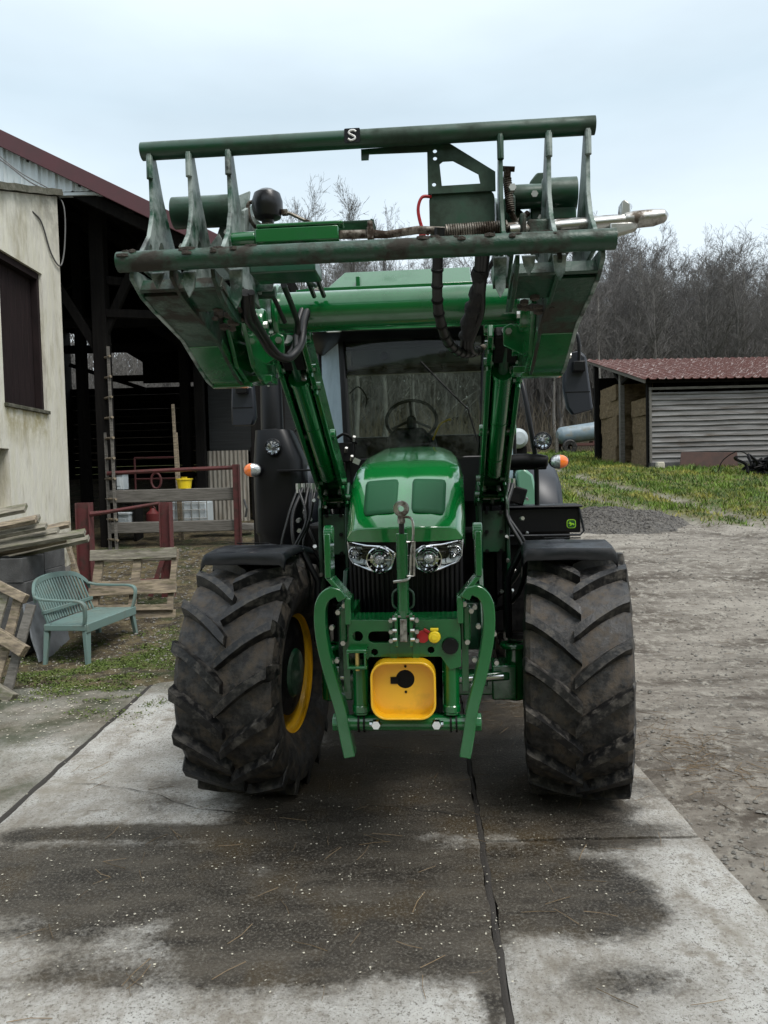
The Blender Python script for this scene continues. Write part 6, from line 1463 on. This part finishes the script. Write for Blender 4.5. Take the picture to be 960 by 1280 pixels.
# ---- exhaust column and canister on the left, lamps
m = MB(); m.tube([(-1.005, 1.0, 2.12), (-1.005, 1.0, 2.60), (-1.005, 1.0, 2.635)], [.082, .076, .06], 24); m.lathe([(.08, 0), (.115, -.03), (.12, -.05)], (-1.0, 1.0, 2.17), Z, 24); EX = m.build('exhaust_pipe', M['black'], TR, smooth=35)
m = MB()
for x, z in ((-1.035, 2.58), (-.97, 2.58), (-1.005, 2.47)): m.lathe([(0, 0), (.009, 0), (.007, .006), (0, .006)], (x, .922, z), (0, -1, 0), 8)
m.box((-1.01, .92, 2.555), (.03, .008, .02)); m.each('bolt', M['zinc'], EX)
m = MB(); P = rrect(-.95, 1.02, .36, .36, .09, 5)
def loft(mb, rings):
    n = len(rings[0][0]); V = []
    for pts, z in rings: V += [(p[0], p[1], z) for p in pts]
    F = [tuple(range(n)), tuple(range((len(rings) - 1) * n, len(rings) * n))] + [(j * n + i, j * n + (i + 1) % n, (j + 1) * n + (i + 1) % n, (j + 1) * n + i) for j in range(len(rings) - 1) for i in range(n)]
    mb.add(V, F)
loft(m, [(rrect(-.94, 1.0, .32, .3, .08, 5), 1.30), (rrect(-.94, 1.0, .34, .32, .09, 5), 1.42), (rrect(-.95, 1.0, .35, .34, .09, 5), 1.44), (rrect(-.95, 1.0, .36, .34, .09, 5), 1.75), (rrect(-.95, 1.0, .35, .34, .09, 5), 1.95), (rrect(-.98, 1.0, .27, .28, .08, 5), 2.12), (rrect(-.99, 1.0, .25, .26, .08, 5), 2.16)])
CAN = m.build('exhaust_canister', M['black'], TR, smooth=35)
def work_light(x, y, z, r, par=TR):
    m = MB(); m.lathe([(0, .07), (r * .6, .065), (r * 1.02, .03), (r * 1.05, 0), (r * .98, -.004), (r * .93, .004)], (x, y, z), Y, 28); o = m.build('work_light', M['black'], par)
    m = MB(); m.lathe([(r * .95, .002), (r * .8, .022), (r * .4, .03), (0, .03)], (x, y, z), Y, 28)
    for k in range(9):
        a = k * 2 * math.pi / 9; m.beam((x + r * .9 * math.cos(a), y + .002, z + r * .9 * math.sin(a)), (x + r * .45 * math.cos(a + .3), y + .02, z + r * .45 * math.sin(a + .3)), .008, .012, Y)
    m.build('reflector', M['chrome'], o); m = MB(); m.ball((x, y + .012, z), r * .33, 12, (1, .6, 1)); m.build('bulb', M['lampglass'], o)
    m = MB(); m.lathe([(r * .96, 0), (r * .7, -.008), (0, -.012)], (x, y, z), Y, 28); m.build('lens', M['lens'], o)
work_light(-.962, .80, 2.035, .056); work_light(.893, .9, 2.03, .06)
def indicator(x, y, z, s):
    m = MB(); m.ball((x, y + .02, z), .058, 20, (1.2, .75, .85)); o = m.build('indicator', M['black'], TR)
    for k, mt in ((1, 'orange'), (-1, 'clearlens')):
        m = MB(); N1, N2 = 14, 10; V = []
        for j in range(N2 + 1):
            for i in range(N1 + 1):
                u = i / N1; th = math.pi * j / N2; xx = k * s * u; 
                V.append((x + xx * .062, y - .03 * math.sqrt(max(0, 1 - u * u)) * math.sin(th) - .012 + .02 * u, z + .046 * math.cos(th) * math.sqrt(max(0, 1 - u ** 2.2))))
        m.add(V, [(j * (N1 + 1) + i, j * (N1 + 1) + i + 1, (j + 1) * (N1 + 1) + i + 1, (j + 1) * (N1 + 1) + i) for j in range(N2) for i in range(N1)])
        m.build('orange_lens' if k > 0 else 'clear_lens', M[mt], o, smooth=60)
indicator(-1.105, .78, 1.88, -1); indicator(1.0, .88, 1.885, 1)
m = MB(); m.tube(smooth_path([(.50, 1.05, 1.92), (.66, 1.0, 1.9), (.80, .98, 1.9), (.93, .94, 1.89)], 4), [.04, .045, .05, .048, .05, .046, .05, .048, .05, .045, .05, .044, .04], 12); m.box((.75, 1.02, 1.86), (.36, .06, .05)); m.build('lamp_arm', M['engine'], TR, bevel=.01)
m = MB(); m.tube(smooth_path([(-.83, .95, 2.15), (-.80, .9, 2.17), (-.78, .85, 2.14), (-.74, .8, 2.09), (-.72, .8, 2.06)], 4), .009, 8); m.build('wire_bracket', M['steel'], CAN)
m = MB(); m.box((-.78, .8, 1.87), (.3, .05, .014)); m.build('lamp_bracket', M['black'], CAN, bevel=.003)
# handrail, tool box
m = MB(); m.tube(smooth_path([(.70, 1.25, 2.52), (.76, 1.12, 2.50), (.785, 1.05, 2.40), (.82, 1.0, 2.15), (.855, 1.0, 1.9), (.86, 1.0, 1.58)], 6), .017, 12); m.build('handrail', M['black'], TR)
m = MB(); m.box((.875, 1.0, 1.485), (.52, .26, .17)); m.box((.875, 1.0, 1.58), (.55, .3, .02)); m.box((.86, 1.02, 1.36), (.42, .22, .1)); TB = m.build('tool_box', M['black'], TR, bevel=.012)
m = MB(); m.tube([(.60, .86, 1.56), (.602, .86, 1.41), (.62, .86, 1.385), (1.13, .86, 1.385), (1.155, .86, 1.41), (1.125, .86, 1.565)], .008, 8); m.build('box_rail', M['fend'], TB)
m = MB(); m.prism(rrect(0, 0, .062, .06, .018, 4), .004, (1.072, .868, 1.46), X, Z, Y); em = m.build('emblem', M['logo'], TB)
m = MB(); m.prism(rrect(0, 0, .052, .05, .014, 4), .004, (1.072, .8665, 1.46), X, Z, Y); m.build('emblem_field', mat('emblem_dark', (.01, .06, .02), .4), em)
m = MB(); m.prism([(-.02, .004), (-.012, .010), (-.014, .018), (-.006, .012), (.004, .004), (.014, .004), (.02, -.002), (.016, -.012), (.011, -.004), (.002, -.006), (-.004, -.014), (-.016, -.014), (-.008, -.01), (-.007, -.004), (-.014, .0)], .003, (1.072, .863, 1.46), X, Z, Y); m.build('emblem_mark', M['logo'], em, smooth=0)
m = MB(); m.box((.72, 1.05, 1.66), (.12, .16, .12), rxyz(0, 18, 0)); m.build('filler_box', M['engine'], TR, bevel=.01)

# ---- mirrors
def mirror(pts, yy, stem, nm):
    m = MB(); m.prism(pts, .07, (0, yy, 0), X, Z, Y); o = m.build('mirror', M['slate'], TR, bevel=.018, smooth=50)
    xs = [p[0] for p in pts]; zs = [p[1] for p in pts]; cx, cz = sum(xs) / len(xs), sum(zs) / len(zs)
    m = MB(); m.prism([(cx + (x - cx) * .86, cz + (z - cz) * .9) for x, z in pts], .006, (0, yy + .038, 0), X, Z, Y); m.build('mirror_glass', M['chrome'], o)
    zz = min(zs) + (max(zs) - min(zs)) * .36; m = MB(); w = lambda z: (min(xs), max(xs)); m.box((cx, yy - .0355, zz), ((max(xs) - min(xs)) * .82, .004, .006)); m.build('seam', M['engine'], o)
    m = MB(); m.tube(smooth_path(stem, 5), .013, 10); m.box(Vector(stem[-1]) + Vector((0, .01, 0)), (.09, .07, .075)); m.build('mirror_arm', M['black'], o, bevel=.006)
mirror([(1.13, 2.70), (1.25, 2.725), (1.30, 2.68), (1.34, 2.33), (1.35, 2.28), (1.19, 2.24), (1.15, 2.30), (1.125, 2.45)], 1.5, [(.8, 1.7, 2.88), (1.05, 1.55, 2.90), (1.2, 1.45, 2.87), (1.235, 1.42, 2.78), (1.235, 1.42, 2.6)], 'r')
mirror([(-1.42, 2.60), (-1.25, 2.62), (-1.235, 2.30), (-1.26, 2.24), (-1.43, 2.24), (-1.43, 2.4)], 1.5, [(-.8, 1.7, 2.7), (-1.1, 1.55, 2.66), (-1.3, 1.44, 2.62), (-1.33, 1.43, 2.52)], 'l')

# ---- cab
m = MB()
for s in (-1, 1):
    m.beam((s * .50, 1.32, 1.75), (s * .545, 1.42, 2.9), .05, .06, Y); m.beam((s * .78, 2.05, 1.3), (s * .80, 2.1, 2.9), .07, .06, Y); m.beam((s * .76, 2.95, 1.5), (s * .74, 2.9, 2.9), .08, .08, Y); m.beam((s * .52, 1.36, 1.95), (s * .78, 2.05, 1.95), .03, .05)
m.box((0, 1.36, 1.78), (1.0, .1, .35)); m.box((0, 2.2, 1.5), (1.5, 1.5, .5)); m.box((0, 2.95, 1.95), (1.5, .08, .5)); m.box((0, 2.93, 2.85), (1.5, .08, .12))
CB = m.build('cab', M['black'], TR, bevel=.012)
m = MB(); loft(m, [(rrect(0, 2.1, 1.55, 1.6, .2, 5), 2.84), (rrect(0, 2.08, 1.7, 1.75, .22, 5), 2.88), (rrect(0, 2.08, 1.72, 1.78, .22, 5), 2.98)]); RF = m.build('roof', M['black'], CB, bevel=.006)
m = MB(); loft(m, [(rrect(0, 2.08, 1.70, 1.76, .22, 5), 2.985), (rrect(0, 2.08, 1.66, 1.72, .22, 5), 3.06), (rrect(0, 2.1, 1.4, 1.45, .22, 5), 3.11)]); m.build('roof_top', M['green'], RF, smooth=40)
for x in (-.57, -.715, .60, .74):
    m = MB(); m.prism(rrect(x, 2.905, .13, .052, .025, 5), .05, (0, 1.2 if abs(x) < .7 else 1.26, 0), X, Z, Y); o = m.build('roof_light', M['white'], RF)
    m = MB()
    for q in (-.042, -.0, .042): m.prism(circ(x + q, 2.905, .016 if q else .008, 10), .01, (0, 1.174 if abs(x) < .7 else 1.234, 0), X, Z, Y)
    m.build('light_cell', M['lampglass'], o)
m = MB(); m.box((-.03, 1.52, 2.73), (.90, .12, .13)); m.box((-.03, 1.5, 2.81), (1.0, .1, .05)); vs = m.build('sun_visor', M['seatgrey'], CB, bevel=.015)
m = MB()
for x in (-.22, .22): m.lathe([(0, 0), (.03, 0), (.03, .01), (0, .01)], (x, 1.455, 2.735), (0, -1, 0), 16); m.ball((x, 1.42, 2.635), .018, 8)
m.build('visor_speaker', M['engine'], vs)
V = []; n = 12; m = MB()
for i in range(n + 1):
    u = -1 + 2 * i / n; V += [(u * .475, 1.34 - .07 * (1 - u * u), 1.93), (u * .52, 1.41 - .06 * (1 - u * u), 2.86)]
m.add(V, [(2 * i, 2 * i + 2, 2 * i + 3, 2 * i + 1) for i in range(n)]); m.build('windscreen', M['glass'], CB, smooth=60, fix=False)
for s in (-1, 1):
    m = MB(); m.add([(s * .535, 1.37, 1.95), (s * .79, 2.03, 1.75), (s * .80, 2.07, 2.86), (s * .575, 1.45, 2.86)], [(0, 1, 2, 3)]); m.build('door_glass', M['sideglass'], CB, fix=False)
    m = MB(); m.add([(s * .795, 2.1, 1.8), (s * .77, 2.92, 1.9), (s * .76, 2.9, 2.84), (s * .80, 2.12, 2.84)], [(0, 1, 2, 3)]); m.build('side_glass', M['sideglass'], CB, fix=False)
m = MB(); m.tube([(-.04 + .205 * math.cos(a * math.pi / 16), 1.86 + .06 * math.sin(a * math.pi / 16), 2.27 + .165 * math.sin(a * math.pi / 16)) for a in range(32)], .014, 8, close=True)
SWh = m.build('steering_wheel', M['hose'], CB)
m = MB(); m.ball((-.04, 1.85, 2.27), .04, 12, (1, .6, 1)); m.tube([(-.04, 1.85, 2.27), (-.05, 1.9, 2.42)], .012, 6); m.tube([(-.04, 1.85, 2.27), (-.2, 1.84, 2.2)], .012, 6); m.tube([(-.04, 1.85, 2.27), (.12, 1.84, 2.2)], .012, 6); m.tube([(-.04, 1.85, 2.25), (-.04, 1.7, 1.95)], .04, 10); m.build('wheel_spokes', M['hose'], SWh)
m = MB(); m.prism([(-.2, 1.9), (-.2, 2.12), (-.14, 2.19), (.08, 2.19), (.14, 2.12), (.14, 1.9)], .2, (-.02, 1.66, 0), X, Z, Y); m.build('dashboard', M['engine'], CB, bevel=.02)
m = MB(); m.box((-.03, 2.4, 1.95), (.5, .5, .14)); m.prism([(-.2, 0), (.2, 0), (.18, .16), (.12, .2), (-.12, .2), (-.18, .16)], .1, (-.03, 2.62, 2.0), X, Z, Vector((0, 1, -.12)).normalized()); m.build('seat', M['seatgrey'], CB, bevel=.03)
m = MB(); m.tube(smooth_path([(.13, 1.8, 2.1), (.19, 1.8, 2.22), (.26, 1.8, 2.26)], 4), .009, 6); m.ball((.27, 1.8, 2.26), .014, 8); m.build('lever', M['yellow'], CB)
m = MB(); m.tube([(.06, 1.31, 2.66), (.32, 1.30, 2.38), (.4, 1.3, 2.30)], .007, 6); m.tube([(.40, 1.3, 2.3), (.47, 1.3, 2.05)], .006, 6); m.build('wiper', M['engine'], CB)
m = MB(); m.tube([(-.50, 1.3, 2.55), (-.49, 1.3, 2.1)], .012, 6); m.tube(smooth_path([(-.49, 1.4, 2.45), (-.42, 1.4, 2.5), (-.36, 1.4, 2.42), (-.37, 1.4, 2.34)], 4), .006, 6); m.build('monitor_bracket', M['hose'], CB)
m = MB(); m.box((-.52, 1.22, 2.0), (.16, .1, .14)); m.tube(smooth_path([(-.58, 1.2, 2.1), (-.5, 1.15, 2.13), (-.42, 1.2, 2.06)], 4), .012, 6); m.build('cab_valve_block', M['engine'], CB, bevel=.01)
m = MB()
for (x, z) in ((-.57, 2.03), (-.5, 2.0), (-.44, 2.08), (-.46, 1.94)): m.cyl((x, 1.16, z), (x + .01, 1.13, z + .03), .012, 6)
m.box((-.42, 1.15, 1.93), (.05, .02, .04), rxyz(0, 25, 0)); m.each('cab_fitting', M['zinc'], CB)
# rear fenders and pale body side
m = MB(); m.prism([(.80, 1.45), (.80, 1.83), (.86, 1.86), (.93, 1.8), (.99, 1.5), (.99, 1.4)], .25, (0, 1.95, 0), X, Z, Y); m.build('body_side', M['doorgreen'], TR, bevel=.02)
for s in (-1, 1):
    P = [(1.88, 1.35), (1.93, 1.6), (2.06, 1.8), (2.3, 1.92), (2.7, 1.95), (3.1, 1.82), (3.3, 1.6)]; m = MB(); V = []
    for (y, z) in P: V += [(s * .76, y, z), (s * 1.0, y, z + .0), (s * 1.14, y + .01, z - .03), (s * 1.19, y + .02, z - .09)]
    m.add(V, [(j * 4 + i, j * 4 + i + 1, (j + 1) * 4 + i + 1, (j + 1) * 4 + i) for j in range(len(P) - 1) for i in range(3)]); o = m.build('rear_fender', M['slate'], TR, smooth=60); q = o.modifiers.new('t', 'SOLIDIFY'); q.thickness = .015
# steps below the cab on the right and fuel tank on the left
m = MB()
for z in (.55, .82, 1.1): m.box((.80, 1.6, z), (.4, .22, .03))
m.box((.62, 1.6, .85), (.02, .24, .7)); m.build('steps', M['engine'], TR)
m = MB(); loft(m, [(rrect(-.78, 1.55, .4, .9, .08, 4), .55), (rrect(-.78, 1.55, .46, .95, .1, 4), .7), (rrect(-.78, 1.55, .46, .95, .1, 4), 1.15), (rrect(-.78, 1.55, .4, .9, .08, 4), 1.25)]); m.build('fuel_tank', M['engine'], TR, smooth=40)
